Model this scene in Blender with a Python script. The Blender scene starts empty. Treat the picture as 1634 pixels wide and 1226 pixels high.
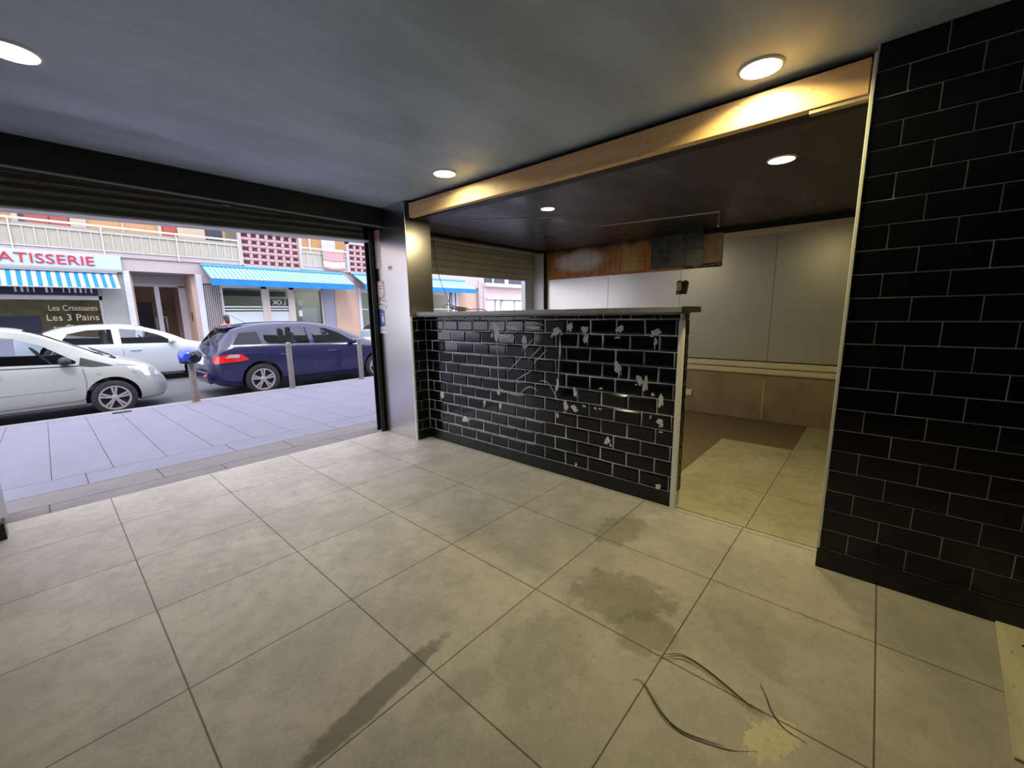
import bpy, bmesh, math, random
from mathutils import Vector, Matrix
random.seed(7)
PI = math.pi
SC = bpy.context.scene
COL = SC.collection

# ------------------------------------------------------------------ camera, world, exposure
cam_d = bpy.data.cameras.new('camera')
cam = bpy.data.objects.new('camera', cam_d); COL.objects.link(cam); SC.camera = cam
cam_d.sensor_fit = 'HORIZONTAL'; cam_d.sensor_width = 36.0
cam_d.lens = 36.0 * 657.478 / 1634.0
cam_d.clip_start = 0.02; cam_d.clip_end = 200
_y, _p, _r = -0.846846, -0.168846, -0.0152772
_f = Vector((-math.sin(_y)*math.cos(_p), math.cos(_y)*math.cos(_p), math.sin(_p)))
_ri = Vector((math.cos(_y), math.sin(_y), 0)); _u = _ri.cross(_f)
_r2 = _ri*math.cos(_r) + _u*math.sin(_r); _u2 = -_ri*math.sin(_r) + _u*math.cos(_r)
cam.matrix_world = Matrix((( _r2.x, _u2.x, -_f.x, -0.1732), (_r2.y, _u2.y, -_f.y, -2.2846), (_r2.z, _u2.z, -_f.z, 1.2787), (0, 0, 0, 1)))

W = bpy.data.worlds.new('sky'); SC.world = W; W.use_nodes = True
_n = W.node_tree.nodes; _l = W.node_tree.links
_bg = _n['Background']
_bg.inputs['Color'].default_value = (0.86, 0.88, 1.0, 1)
_bg.inputs['Strength'].default_value = 3.7

sun_d = bpy.data.lights.new('sun', 'SUN'); sun_d.energy = 1.8; sun_d.angle = math.radians(12); sun_d.color = (1, .93, .84)
sun = bpy.data.objects.new('sun', sun_d); COL.objects.link(sun)
sun.rotation_euler = (math.radians(38), 0, math.radians(-20))     # high sun over our roof, towards the far facade

LAMP_MAIN = 13.2            # watts
LAMP_KITCHEN = 8.5
SC.view_settings.view_transform = 'Standard'; SC.view_settings.look = 'None'
SC.view_settings.gamma = 1; SC.view_settings.use_curve_mapping = False
SC.view_settings.exposure = 0.0

# ------------------------------------------------------------------ materials
def mat(name, col, rough=.5, metal=0, spec=.5, noise=0, nscale=8, bump=0, bscale=40, trans=0, emit=None, estr=0, coat=0, alpha=1, stretch=None, ior=1.45):
    m = bpy.data.materials.new(name); m.use_nodes = True
    N = m.node_tree.nodes; L = m.node_tree.links; b = N['Principled BSDF']
    c = (*col, 1)
    b.inputs['Base Color'].default_value = c
    b.inputs['Roughness'].default_value = rough; b.inputs['Metallic'].default_value = metal
    b.inputs['Specular IOR Level'].default_value = spec; b.inputs['IOR'].default_value = ior
    b.inputs['Transmission Weight'].default_value = trans; b.inputs['Coat Weight'].default_value = coat
    b.inputs['Coat Roughness'].default_value = .05
    b.inputs['Alpha'].default_value = alpha
    if emit: b.inputs['Emission Color'].default_value = (*emit, 1); b.inputs['Emission Strength'].default_value = estr
    if noise or bump:
        tc = N.new('ShaderNodeTexCoord'); mp = N.new('ShaderNodeMapping')
        L.new(tc.outputs['Object'], mp.inputs[0])
        if stretch: mp.inputs['Scale'].default_value = stretch
        if noise:
            t = N.new('ShaderNodeTexNoise'); t.inputs['Scale'].default_value = nscale; t.inputs['Detail'].default_value = 6
            L.new(mp.outputs[0], t.inputs['Vector'])
            r = N.new('ShaderNodeMapRange'); r.inputs['From Min'].default_value = .3; r.inputs['From Max'].default_value = .7
            r.inputs['To Min'].default_value = 1-noise; r.inputs['To Max'].default_value = 1+noise
            L.new(t.outputs['Fac'], r.inputs['Value'])
            x = N.new('ShaderNodeVectorMath'); x.operation = 'SCALE'; x.inputs[0].default_value = col
            L.new(r.outputs[0], x.inputs['Scale']); L.new(x.outputs[0], b.inputs['Base Color'])
            rr = N.new('ShaderNodeMapRange'); rr.inputs['From Min'].default_value = .3; rr.inputs['From Max'].default_value = .7
            rr.inputs['To Min'].default_value = max(.02, rough-min(.08, noise)); rr.inputs['To Max'].default_value = min(1, rough+min(.08, noise))
            L.new(t.outputs['Fac'], rr.inputs['Value']); L.new(rr.outputs[0], b.inputs['Roughness'])
        if bump:
            t2 = N.new('ShaderNodeTexNoise'); t2.inputs['Scale'].default_value = bscale; t2.inputs['Detail'].default_value = 4
            L.new(mp.outputs[0], t2.inputs['Vector'])
            bp = N.new('ShaderNodeBump'); bp.inputs['Strength'].default_value = bump; bp.inputs['Distance'].default_value = .004
            L.new(t2.outputs['Fac'], bp.inputs['Height']); L.new(bp.outputs[0], b.inputs['Normal'])
    return m

class NT:                                                     # small helper for shader maths
    def __init__(s, m): s.N = m.node_tree.nodes; s.L = m.node_tree.links
    def m(s, op, a, b=None, c=None, clamp=False):
        n = s.N.new('ShaderNodeMath'); n.operation = op; n.use_clamp = clamp
        for i, v in enumerate((a, b, c)):
            if v is None: continue
            if isinstance(v, (int, float)): n.inputs[i].default_value = v
            else: s.L.new(v, n.inputs[i])
        return n.outputs[0]
    def ramp(s, v, a, b, c=0, d=1):
        n = s.N.new('ShaderNodeMapRange')
        for k, x in (('From Min', a), ('From Max', b), ('To Min', c), ('To Max', d)): n.inputs[k].default_value = x
        n.interpolation_type = 'SMOOTHSTEP'
        s.L.new(v, n.inputs['Value']); return n.outputs[0]
    def mix(s, f, a, b):
        n = s.N.new('ShaderNodeMix'); n.data_type = 'RGBA'
        for i, v in ((0, f), (6, a), (7, b)):
            if isinstance(v, (int, float)): n.inputs[i].default_value = v
            elif isinstance(v, tuple): n.inputs[i].default_value = (*v, 1)
            else: s.L.new(v, n.inputs[i])
        return n.outputs[2]
    def noise(s, vec, sc, det=5, rough=.5):
        n = s.N.new('ShaderNodeTexNoise'); n.inputs['Scale'].default_value = sc; n.inputs['Detail'].default_value = det
        n.inputs['Roughness'].default_value = rough
        s.L.new(vec, n.inputs['Vector']); return n.outputs['Fac']
    def xyz(s, v):
        n = s.N.new('ShaderNodeSeparateXYZ'); s.L.new(v, n.inputs[0]); return n.outputs

def floor_material(name, base, dark, stains=True, grid=True):
    m = mat(name, base, .42, spec=.45); t = NT(m); b = t.N['Principled BSDF']
    tc = t.N.new('ShaderNodeTexCoord').outputs['Object']
    X, Y, Z = t.xyz(tc)
    n1 = t.noise(tc, 2.3, 8, .62); n2 = t.noise(tc, 16, 6, .65); n3 = t.noise(tc, 90, 3)
    c = t.mix(t.ramp(t.m('ADD', t.m('MULTIPLY', n1, .6), t.m('MULTIPLY', t.noise(tc, 7, 10, .75), .4)), .40, .60), dark, base)
    c = t.mix(t.m('MULTIPLY', t.ramp(n2, .48, .68), .42), c, tuple(v*.62 for v in base))
    c = t.mix(t.m('MULTIPLY', t.ramp(n3, .45, .7), .18), c, tuple(min(1, v*1.35) for v in base))
    if grid:
        # every tile slightly different
        fx = t.m('FLOOR', t.m('DIVIDE', X, .6)); fy = t.m('FLOOR', t.m('DIVIDE', Y, .6))
        h = t.m('FRACT', t.m('MULTIPLY', t.m('SINE', t.m('ADD', t.m('MULTIPLY', fx, 12.99), t.m('MULTIPLY', fy, 78.23))), 437.5))
        c = t.mix(t.m('MULTIPLY', h, .22), c, dark)
    rough = t.ramp(n2, .3, .7, .36, .55)
    if stains:
        def blob(cx, cy, rx, ry, ang, amp=.5, edge=.18, sc=13):
            dx = t.m('SUBTRACT', X, cx); dy = t.m('SUBTRACT', Y, cy); ca, sa = math.cos(ang), math.sin(ang)
            u = t.m('DIVIDE', t.m('ADD', t.m('MULTIPLY', dx, ca), t.m('MULTIPLY', dy, sa)), rx)
            v = t.m('DIVIDE', t.m('SUBTRACT', t.m('MULTIPLY', dy, ca), t.m('MULTIPLY', dx, sa)), ry)
            d = t.m('SQRT', t.m('ADD', t.m('MULTIPLY', u, u), t.m('MULTIPLY', v, v)))
            d = t.m('ADD', d, t.m('MULTIPLY', t.m('SUBTRACT', t.noise(tc, sc, 10, .72), .5), amp*2.6))
            return t.ramp(d, 1-edge, 1+edge, 1, 0)
        brown = (.115, .098, .062)
        for a in ((.43, -1.13, .30, .045, .12, .5), (1.42, -1.52, .16, .22, .4, .9), (1.28, -1.70, .13, .10, 0, .8), (.92, -1.45, .22, .16, .3, .9),
                  (.62, -1.33, .16, .06, -.2, .8), (1.50, -2.02, .20, .09, .9, .9), (1.95, -1.25, .2, .12, 0, 1.0)):
            k = .72 if a[3] < .05 else (.42 if a[0] > 1.2 and a[1] > -1.8 else .2)
            c = t.mix(t.m('MULTIPLY', blob(*a), k), c, brown)
        c = t.mix(t.m('MULTIPLY', blob(1.125, -2.17, .10, .05, -.45, .9, .06, 30), .85), c, t.mix(t.m('MULTIPLY', t.ramp(t.noise(tc, 60, 8, .7), .5, .68), .6), (.64, .55, .38), (.30, .26, .17)))
        c = t.mix(t.m('MULTIPLY', blob(.66, -1.20, .05, .012, 1.1, .8, .1, 30), .7), c, (.5, .52, .40))
    if grid:
        def line(v, w):
            fr = t.m('ABSOLUTE', t.m('SUBTRACT', t.m('FRACT', t.m('ADD', t.m('DIVIDE', v, .6), .5)), .5))
            return t.ramp(fr, w/.6*.6, w/.6, 1, 0)
        g = t.m('MAXIMUM', line(X, .0034), line(Y, .0030))
        c = t.mix(t.m('MULTIPLY', g, .85), c, (.055, .045, .032))
        bp = t.N.new('ShaderNodeBump'); bp.inputs['Strength'].default_value = .6; bp.inputs['Distance'].default_value = .002
        hh = t.m('SUBTRACT', t.m('MULTIPLY', n3, .25), g); t.L.new(hh, bp.inputs['Height']); t.L.new(bp.outputs[0], b.inputs['Normal'])
    t.L.new(c, b.inputs['Base Color']); t.L.new(rough, b.inputs['Roughness'])
    return m

def ceiling_material(name, col, rough):
    m = mat(name, col, rough, spec=.9); t = NT(m); b = t.N['Principled BSDF']
    tc = t.N.new('ShaderNodeTexCoord').outputs['Object']
    mp = t.N.new('ShaderNodeMapping'); mp.inputs['Scale'].default_value = (.7, 2.2, 1); mp.inputs['Rotation'].default_value = (0, 0, .5); t.L.new(tc, mp.inputs[0])
    n1 = t.noise(mp.outputs[0], 1.6, 7, .6); n2 = t.noise(tc, 6, 6)
    t.L.new(t.mix(t.ramp(n1, .3, .7), tuple(v*.84 for v in col), tuple(v*1.16 for v in col)), b.inputs['Base Color'])
    t.L.new(t.ramp(n1, .3, .7, rough-.07, rough+.1), b.inputs['Roughness'])
    bp = t.N.new('ShaderNodeBump'); bp.inputs['Strength'].default_value = .04; bp.inputs['Distance'].default_value = .004
    t.L.new(n2, bp.inputs['Height']); t.L.new(bp.outputs[0], b.inputs['Normal'])
    return m

def burnt_material():
    m = mat('burnt_tiles', (.5, .2, .05), .35); t = NT(m); b = t.N['Principled BSDF']
    tc = t.N.new('ShaderNodeTexCoord').outputs['Object']; X, Y, Z = t.xyz(tc)
    mp = t.N.new('ShaderNodeMapping'); mp.inputs['Scale'].default_value = (1, 1, .12); t.L.new(tc, mp.inputs[0])
    drip = t.noise(mp.outputs[0], 30, 6, .7); n = t.noise(tc, 5, 6)
    c = t.mix(t.ramp(drip, .42, .62), (.40, .13, .025), (.66, .30, .06))
    # bare white glazed area where the soot was wiped
    du = t.m('DIVIDE', t.m('SUBTRACT', Y, 1.15), .42); dv = t.m('DIVIDE', t.m('SUBTRACT', Z, 2.03), .14)
    d = t.m('ADD', t.m('ADD', t.m('MULTIPLY', du, du), t.m('MULTIPLY', dv, dv)), t.m('MULTIPLY', t.m('SUBTRACT', n, .5), .9))
    c = t.mix(t.ramp(d, .1, 1.7, 1, 0), c, (.85, .78, .72))
    du = t.m('DIVIDE', t.m('SUBTRACT', Y, .33), .17)
    c = t.mix(t.m('MULTIPLY', t.ramp(t.m('ADD', t.m('ABSOLUTE', du), t.m('MULTIPLY', drip, .8)), .8, 1.4, 1, 0), .8), c, (.60, .40, .12))
    # soot deposited at the top
    soot = t.ramp(t.m('ADD', Z, t.m('MULTIPLY', t.m('SUBTRACT', n, .5), .16)), 2.14, 2.24)
    c = t.mix(soot, c, (.012, .009, .007))
    def ln(v, p, o):
        return t.ramp(t.m('ABSOLUTE', t.m('SUBTRACT', t.m('FRACT', t.m('ADD', t.m('DIVIDE', v, p), .5+o)), .5)), .007, .02, 1, 0)
    c = t.mix(t.m('MULTIPLY', t.m('MAXIMUM', ln(Y, .2, .3), ln(Z, .2, .25)), .6), c, (.09, .04, .02))
    t.L.new(c, b.inputs['Base Color']); return m

def wood_material(name, a, bcol, axis=1):
    m = mat(name, a, .55); t = NT(m); b = t.N['Principled BSDF']
    tc = t.N.new('ShaderNodeTexCoord').outputs['Object']; mp = t.N.new('ShaderNodeMapping')
    s = [14, 14, 14]; s[axis] = .9; mp.inputs['Scale'].default_value = s; t.L.new(tc, mp.inputs[0])
    g = t.noise(mp.outputs[0], 2.2, 7, .6)
    c = t.mix(t.ramp(g, .35, .65), a, bcol)
    v = t.N.new('ShaderNodeTexVoronoi'); mp2 = t.N.new('ShaderNodeMapping'); s2 = [6, 6, 6]; s2[axis] = 2.3; mp2.inputs['Scale'].default_value = s2
    t.L.new(tc, mp2.inputs[0]); t.L.new(mp2.outputs[0], v.inputs['Vector'])
    c = t.mix(t.ramp(v.outputs['Distance'], .05, .17, .75, 0), c, tuple(x*.35 for x in a))
    t.L.new(c, b.inputs['Base Color']); return m

M = {}
M['floor'] = floor_material('floor_tiles', (.52, .465, .44), (.37, .34, .32))
M['kfloor'] = floor_material('kitchen_floor_tiles', (.42, .38, .28), (.31, .28, .20), stains=False, grid=False)
M['mortar'] = mat('bare_mortar', (.17, .125, .075), .8, noise=.18, nscale=14, bump=.6)
M['ceil'] = ceiling_material('dark_ceiling_paint', (.43, .53, .68), .40)
M['kceil'] = ceiling_material('black_ceiling_paint', (.018, .017, .016), .32)
M['blackpaint'] = mat('black_wall_paint', (.010, .011, .015), .45, noise=.25, nscale=4)
M['grout'] = mat('grout', (.66, .62, .48), .8)
M['grout2'] = mat('pale_grout', (.60, .61, .63), .8)
M['tile'] = mat('black_glazed_tile', (.0045, .005, .008), .07, spec=.45, noise=.2, nscale=3)
M['plinth'] = mat('black_plinth', (.006, .007, .009), .25, noise=.3, nscale=6)
M['steel'] = mat('brushed_steel', (.58, .55, .56), .27, metal=1)
M['steelwall'] = mat('kitchen_steel', (.60, .575, .54), .36, metal=.72, noise=.015, nscale=2)
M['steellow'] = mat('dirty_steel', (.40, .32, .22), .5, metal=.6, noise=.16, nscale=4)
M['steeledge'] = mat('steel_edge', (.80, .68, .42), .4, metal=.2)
M['cream'] = mat('cream_trim', (.80, .78, .76), .45)
M['white'] = mat('white_plastic', (.78, .76, .70), .4)
M['duct'] = mat('yellowed_white_plastic', (.80, .74, .55), .4)
M['wood'] = wood_material('bare_pine', (.78, .47, .24), (.86, .56, .30))
M['plank'] = wood_material('pale_plank', (.60, .54, .38), (.72, .66, .48), 0)
M['slab'] = mat('worktop_grey', (.26, .26, .28), .32, noise=.08, nscale=5)
M['slabblack'] = mat('worktop_black_end', (.02, .02, .022), .4)
M['plaster'] = mat('adhesive', (.60, .60, .62), .75, noise=.15, nscale=60)
M['cable'] = mat('grey_cable', (.10, .095, .09), .5)
M['cablebrown'] = mat('brown_adapter', (.12, .08, .065), .5)
M['darkmetal'] = mat('dark_metal', (.035, .036, .04), .4, metal=.5)
M['shutterdark'] = mat('dark_shutter', (.15, .165, .16), .5)
M['shutter'] = mat('grey_shutter', (.60, .60, .56), .5, noise=.06, nscale=4)
M['rail'] = mat('pale_bottom_rail', (.72, .74, .84), .4)
M['jamb'] = mat('pale_jamb', (.62, .62, .66), .5)
M['burnt'] = burnt_material()
M['blackpanel'] = mat('charred_panel', (.06, .065, .055), .3, noise=.6, nscale=7, stretch=(1, 1.5, 1.2))
M['card'] = mat('tan_board', (.42, .29, .13), .7, noise=.3, nscale=9)
M['crust'] = mat('crumbled_mortar', (.30, .26, .19), .9, noise=.5, nscale=40, bump=1)
M['orange'] = mat('burnt_orange_rail', (.52, .17, .03), .5, noise=.35, nscale=9)
M['can'] = mat('beige_canister', (.42, .36, .24), .5, noise=.3, nscale=30)
M['black'] = mat('black', (.008, .008, .008), .6)
M['trimring'] = mat('lamp_ring', (.8, .8, .78), .4)
M['lampmain'] = mat('lamp_diffuser', (.9, .9, .9), .5, emit=(1, .93, .66), estr=14)
M['lampgreen'] = mat('lamp_diffuser_cool', (.9, .9, .9), .5, emit=(.93, 1, .78), estr=14)
M['lampkit'] = mat('lamp_diffuser_kitchen', (.9, .9, .9), .5, emit=(1, .90, .58), estr=14)
# street
M['paving'] = mat('pavement_slab', (.200, .195, .26), .8, noise=.08, nscale=3, bump=.3, bscale=60)
M['paving2'] = mat('pavement_strip', (.185, .165, .17), .8, noise=.14, nscale=4, bump=.3, bscale=60)
M['joint'] = mat('pavement_joint', (.12, .115, .12), .9)
M['asphalt'] = mat('asphalt', (.085, .085, .105), .85, noise=.15, nscale=3, bump=.5, bscale=120)
M['curb'] = mat('kerb_stone', (.25, .25, .27), .8, noise=.1)
M['bollard'] = mat('bollard_grey', (.19, .175, .17), .55, metal=.2, noise=.15)
M['rust'] = mat('rusty_foot', (.20, .12, .085), .8, noise=.3, nscale=20)
M['pinkwhite'] = mat('pinkish_render', (.39, .335, .36), .8, noise=.04)
M['cream_wall'] = mat('cream_render', (.46, .38, .30), .8)
M['ownfacade'] = mat('own_facade', (.22, .19, .16), .8)
M['orange_wall'] = mat('ochre_render', (.46, .27, .13), .8, noise=.05)
M['peach'] = mat('peach_render', (.50, .34, .27), .8)
M['greypill'] = mat('grey_pillar', (.30, .29, .30), .6)
M['whitepost'] = mat('white_post', (.52, .53, .60), .5)
M['redshutter'] = mat('red_shutter', (.34, .07, .055), .6)
M['frost'] = mat('balcony_panel', (.34, .325, .28), .4, noise=.05)
M['railw'] = mat('white_rail', (.55, .53, .53), .5)
M['claustra'] = mat('pink_screen_block', (.50, .32, .35), .7)
M['clausback'] = mat('brown_backing', (.17, .09, .095), .8)
M['signblue'] = mat('pale_blue_sign', (.40, .52, .66), .4)
M['letter'] = mat('red_letter', (.42, .02, .04), .4)
M['awnblue'] = mat('awning_blue', (.01, .17, .50), .8)
M['awnwhite'] = mat('awning_white', (.37, .44, .52), .8)
M['awnlight'] = mat('awning_light_blue', (.08, .31, .50), .8)
M['glass'] = mat('window_glass', (.92, .96, .96), .02, trans=1, ior=1.12, spec=.6)
M['bakedin'] = mat('bakery_interior', (.42, .36, .22), .8, noise=.35, nscale=3)
M['shopin'] = mat('shop_interior', (.52, .54, .46), .8, noise=.05)
M['shoplamp'] = mat('shop_strip_light', (1, 1, 1), .5, emit=(1, 1, .95), estr=9)
M['frosted'] = mat('frosted_film', (.66, .72, .74), .6)
M['greenband'] = mat('dark_green_band', (.06, .09, .07), .4)
M['offwhite'] = mat('off_white_letter', (.80, .80, .74), .5)
M['doorwood'] = mat('brown_door', (.26, .15, .08), .6)
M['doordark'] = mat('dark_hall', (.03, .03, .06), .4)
M['alu'] = mat('aluminium_frame', (.55, .55, .60), .4, metal=.5)
M['beigeframe'] = mat('beige_frame', (.66, .58, .54), .5)
M['grilleslat'] = mat('folding_gate_slat', (.50, .48, .48), .5, metal=.3)
M['cloth_y'] = mat('cloth_yellow', (.62, .60, .38), .8)
M['cloth_r'] = mat('cloth_red', (.42, .18, .20), .8)
M['pinkb'] = mat('pink_building', (.52, .38, .39), .8)
M['skin'] = mat('skin', (.55, .34, .26), .5)
M['hair'] = mat('dark_hair', (.03, .02, .02), .6)
M['coral'] = mat('coral_top', (.62, .14, .15), .8)
M['trousers'] = mat('dark_trousers', (.04, .05, .09), .8)
# cars
M['carwhite'] = mat('white_car_paint', (.36, .375, .37), .3, coat=.5)
M['carwhite2'] = mat('bluish_white_car_paint', (.38, .42, .47), .3, coat=.5)
M['carblue'] = mat('navy_car_paint', (.010, .012, .06), .25, coat=.6, spec=.5)
M['carsilver'] = mat('pale_car_paint', (.36, .42, .52), .3, coat=.6, metal=.2)
M['carglass'] = mat('car_glass', (.72, .80, .86), .02, trans=1, ior=1.2, spec=.8)
M['darkglass'] = mat('dark_car_glass', (.006, .006, .014), .05, spec=.4)
M['carplastic'] = mat('car_plastic', (.02, .021, .025), .5)
M['seat'] = mat('car_seat', (.06, .06, .065), .8)
M['tyre'] = mat('tyre', (.018, .018, .022), .7)
M['rim'] = mat('alloy_rim', (.42, .40, .42), .4, metal=.5)
M['chrome'] = mat('chrome', (.8, .8, .82), .12, metal=1)
M['lens'] = mat('headlamp_lens', (.62, .66, .72), .08, coat=1, metal=.5)
M['tail'] = mat('tail_lamp', (.60, .015, .02), .12, coat=1)
M['plate'] = mat('number_plate', (.78, .78, .76), .5)
M['helmetblue'] = mat('helmet_blue', (.01, .04, .55), .12, coat=1)

# ------------------------------------------------------------------ mesh helpers
class MB:
    def __init__(s): s.v = []; s.f = []; s.mi = []
    def face(s, pts, mi=0):
        b = len(s.v); s.v += [tuple(p) for p in pts]; s.f.append(tuple(range(b, b+len(pts)))); s.mi.append(mi)
    def box(s, x0, x1, y0, y1, z0, z1, mi=0):
        b = len(s.v); s.v += [(x, y, z) for z in (z0, z1) for y in (y0, y1) for x in (x0, x1)]
        for q in ((0,2,3,1), (4,5,7,6), (0,1,5,4), (2,6,7,3), (0,4,6,2), (1,3,7,5)):
            s.f.append(tuple(b+i for i in q)); s.mi.append(mi)
        return s
    def prism(s, poly, fn, a, b_, mi=0):                       # poly 2D extruded between a and b_ ; fn(u,v,w)->xyz
        n = len(poly); b = len(s.v)
        s.v += [fn(u, v, a) for u, v in poly] + [fn(u, v, b_) for u, v in poly]
        s.f.append(tuple(range(b+n-1, b-1, -1))); s.mi.append(mi)
        s.f.append(tuple(range(b+n, b+2*n))); s.mi.append(mi)
        for i in range(n):
            j = (i+1) % n; s.f.append((b+i, b+j, b+n+j, b+n+i)); s.mi.append(mi)
        return s
    def tube(s, pts, r, n=8, mi=0, closed=False):
        pts = [Vector(p) for p in pts]; b = len(s.v); m = len(pts)
        for i, p in enumerate(pts):
            a = pts[(i-1) % m] if (i or closed) else p; c = pts[(i+1) % m] if (i < m-1 or closed) else p
            d = (c-a).normalized() if (c-a).length > 1e-9 else Vector((0, 0, 1))
            ref = Vector((0, 0, 1)) if abs(d.z) < .9 else Vector((1, 0, 0))
            u = d.cross(ref).normalized(); w = d.cross(u)
            rr = r[i] if isinstance(r, (list, tuple)) else r
            for k in range(n):
                t = 2*PI*k/n; s.v.append(tuple(p + u*math.cos(t)*rr + w*math.sin(t)*rr))
        for i in range(m if closed else m-1):
            for k in range(n):
                i2 = (i+1) % m; s.f.append((b+i*n+k, b+i*n+(k+1) % n, b+i2*n+(k+1) % n, b+i2*n+k)); s.mi.append(mi)
        if not closed:
            s.f.append(tuple(b+k for k in range(n-1, -1, -1))); s.mi.append(mi)
            s.f.append(tuple(b+(m-1)*n+k for k in range(n))); s.mi.append(mi)
        return s
    def lathe(s, prof, o=(0, 0, 0), axis='z', n=32, mi=0):       # prof: (r, h)
        b = len(s.v)
        for r, h in prof:
            for k in range(n):
                t = 2*PI*k/n; c, d = r*math.cos(t), r*math.sin(t)
                p = {'z': (c, d, h), 'y': (c, h, d), 'x': (h, c, d)}[axis]
                s.v.append((o[0]+p[0], o[1]+p[1], o[2]+p[2]))
        for i in range(len(prof)-1):
            for k in range(n):
                s.f.append((b+i*n+k, b+i*n+(k+1) % n, b+(i+1)*n+(k+1) % n, b+(i+1)*n+k)); s.mi.append(mi)
        return s
    def ellipsoid(s, c, r, n=24, m=14, mi=0):
        prof = [(max(1e-4, math.sin(PI*i/m)), -math.cos(PI*i/m)) for i in range(m+1)]; b = len(s.v)
        s.lathe(prof, n=n, mi=mi)
        for i in range(b, len(s.v)):
            v = s.v[i]; s.v[i] = (c[0]+v[0]*r[0], c[1]+v[1]*r[1], c[2]+v[2]*r[2])
        return s
    def build(s, name, mats, parent=None, smooth=False, bevel=0, normals=True):
        me = bpy.data.meshes.new(name); me.from_pydata(s.v, [], s.f)
        if not isinstance(mats, (list, tuple)): mats = [mats]
        for m in mats: me.materials.append(M[m] if isinstance(m, str) else m)
        for p, i in zip(me.polygons, s.mi): p.material_index = i; p.use_smooth = smooth
        if normals:
            bm = bmesh.new(); bm.from_mesh(me)
            bmesh.ops.remove_doubles(bm, verts=bm.verts, dist=1e-5)
            bmesh.ops.recalc_face_normals(bm, faces=bm.faces); bm.to_mesh(me); bm.free()
        if smooth: me.set_sharp_from_angle(angle=math.radians(38))
        o = bpy.data.objects.new(name, me); COL.objects.link(o)
        if parent is not None: o.parent = parent
        if bevel:
            md = o.modifiers.new('bevel', 'BEVEL'); md.width = bevel; md.segments = 2; md.limit_method = 'ANGLE'
        return o

def tag(o, label, cat, group=None):
    o['label'] = label; o['category'] = cat
    if group: o['group'] = group
    return o
def thing(name, label, cat, loc=(0, 0, 0), rz=0, group=None):
    o = bpy.data.objects.new(name, None); COL.objects.link(o); o.location = loc; o.rotation_euler = (0, 0, rz); o.empty_display_size = .1
    return tag(o, label, cat, group)
def struct(o, label=None):
    o['kind'] = 'structure'
    if label: o['label'] = label
    return o
def shift(mb, loc):
    mb.v = [(x-loc[0], y-loc[1], z-loc[2]) for x, y, z in mb.v]; return mb
def text_mb(body, size, fn, depth=.01, mirror=False, name='t'):
    cu = bpy.data.curves.new(name, 'FONT'); cu.body = body; cu.size = size; cu.extrude = depth/2; cu.resolution_u = 3
    o = bpy.data.objects.new(name, cu); COL.objects.link(o)
    dg = bpy.context.evaluated_depsgraph_get(); me = bpy.data.meshes.new_from_object(o.evaluated_get(dg))
    mb = MB(); w = max((v.co.x for v in me.vertices), default=0)
    mb.v = [fn((w-v.co.x) if mirror else v.co.x, v.co.y, v.co.z) for v in me.vertices]
    mb.f = [tuple(p.vertices) for p in me.polygons]; mb.mi = [0]*len(mb.f); mb.w = w
    bpy.data.objects.remove(o); bpy.data.curves.remove(cu); bpy.data.meshes.remove(me)
    return mb

# tiles laid on a plane: fn(u, v, n) -> xyz
def tile_field(mb, fn, u0, u1, rows, pitch, joint_of_row, bev, lift, edge=0.0, mi=0, gap=.0022):
    for r, (va, vb) in enumerate(rows):
        off = joint_of_row(r); k = math.floor((u0-off)/pitch)-1
        while off + k*pitch < u1:
            a = max(off+k*pitch+gap/2, u0); b = min(off+(k+1)*pitch-gap/2, u1); k += 1
            if b-a < .004: continue
            c, d = va+gap/2, vb-gap/2
            be = min(bev, (b-a)*.3, (d-c)*.3)
            j = [random.uniform(-.0012, .0012) for _ in range(2)]      # hand-laid: every tile a hair off true
            def P(u, v, n): return fn(u, v, n + j[0]*(u-(a+b)/2)/(pitch/2) + j[1]*(v-(c+d)/2)/.05)
            o = [(a, c), (b, c), (b, d), (a, d)]; i_ = [(a+be, c+be), (b-be, c+be), (b-be, d-be), (a+be, d-be)]
            base = len(mb.v)
            mb.v += [P(u, v, 0) for u, v in o] + [P(u, v, edge+.001) for u, v in o] + [P(u, v, lift) for u, v in i_]
            mb.f.append((base+8, base+9, base+10, base+11)); mb.mi.append(mi)
            for q in range(4):
                w = (q+1) % 4
                mb.f.append((base+4+q, base+4+w, base+8+w, base+8+q)); mb.mi.append(mi)
                mb.f.append((base+q, base+w, base+4+w, base+4+q)); mb.mi.append(mi)

def blob(mb, fn, cu, cv, ru, rv, th=.002, n=18, seed=0, mi=0):
    rnd = random.Random(seed); ph = [rnd.uniform(0, 6.28) for _ in range(5)]
    def R(t): return 1 + .22*math.sin(2*t+ph[0]) + .16*math.sin(3*t+ph[1]) + .12*math.sin(5*t+ph[2]) + .08*math.sin(8*t+ph[3])
    b = len(mb.v)
    for s_, h in ((1, .0002), (.8, th)):
        for k in range(n):
            t = 2*PI*k/n; mb.v.append(fn(cu+ru*R(t)*s_*math.cos(t), cv+rv*R(t)*s_*math.sin(t), h))
    for k in range(n):
        w = (k+1) % n; mb.f.append((b+k, b+w, b+n+w, b+n+k)); mb.mi.append(mi)
    mb.f.append(tuple(b+n+k for k in range(n))); mb.mi.append(mi)

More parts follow.
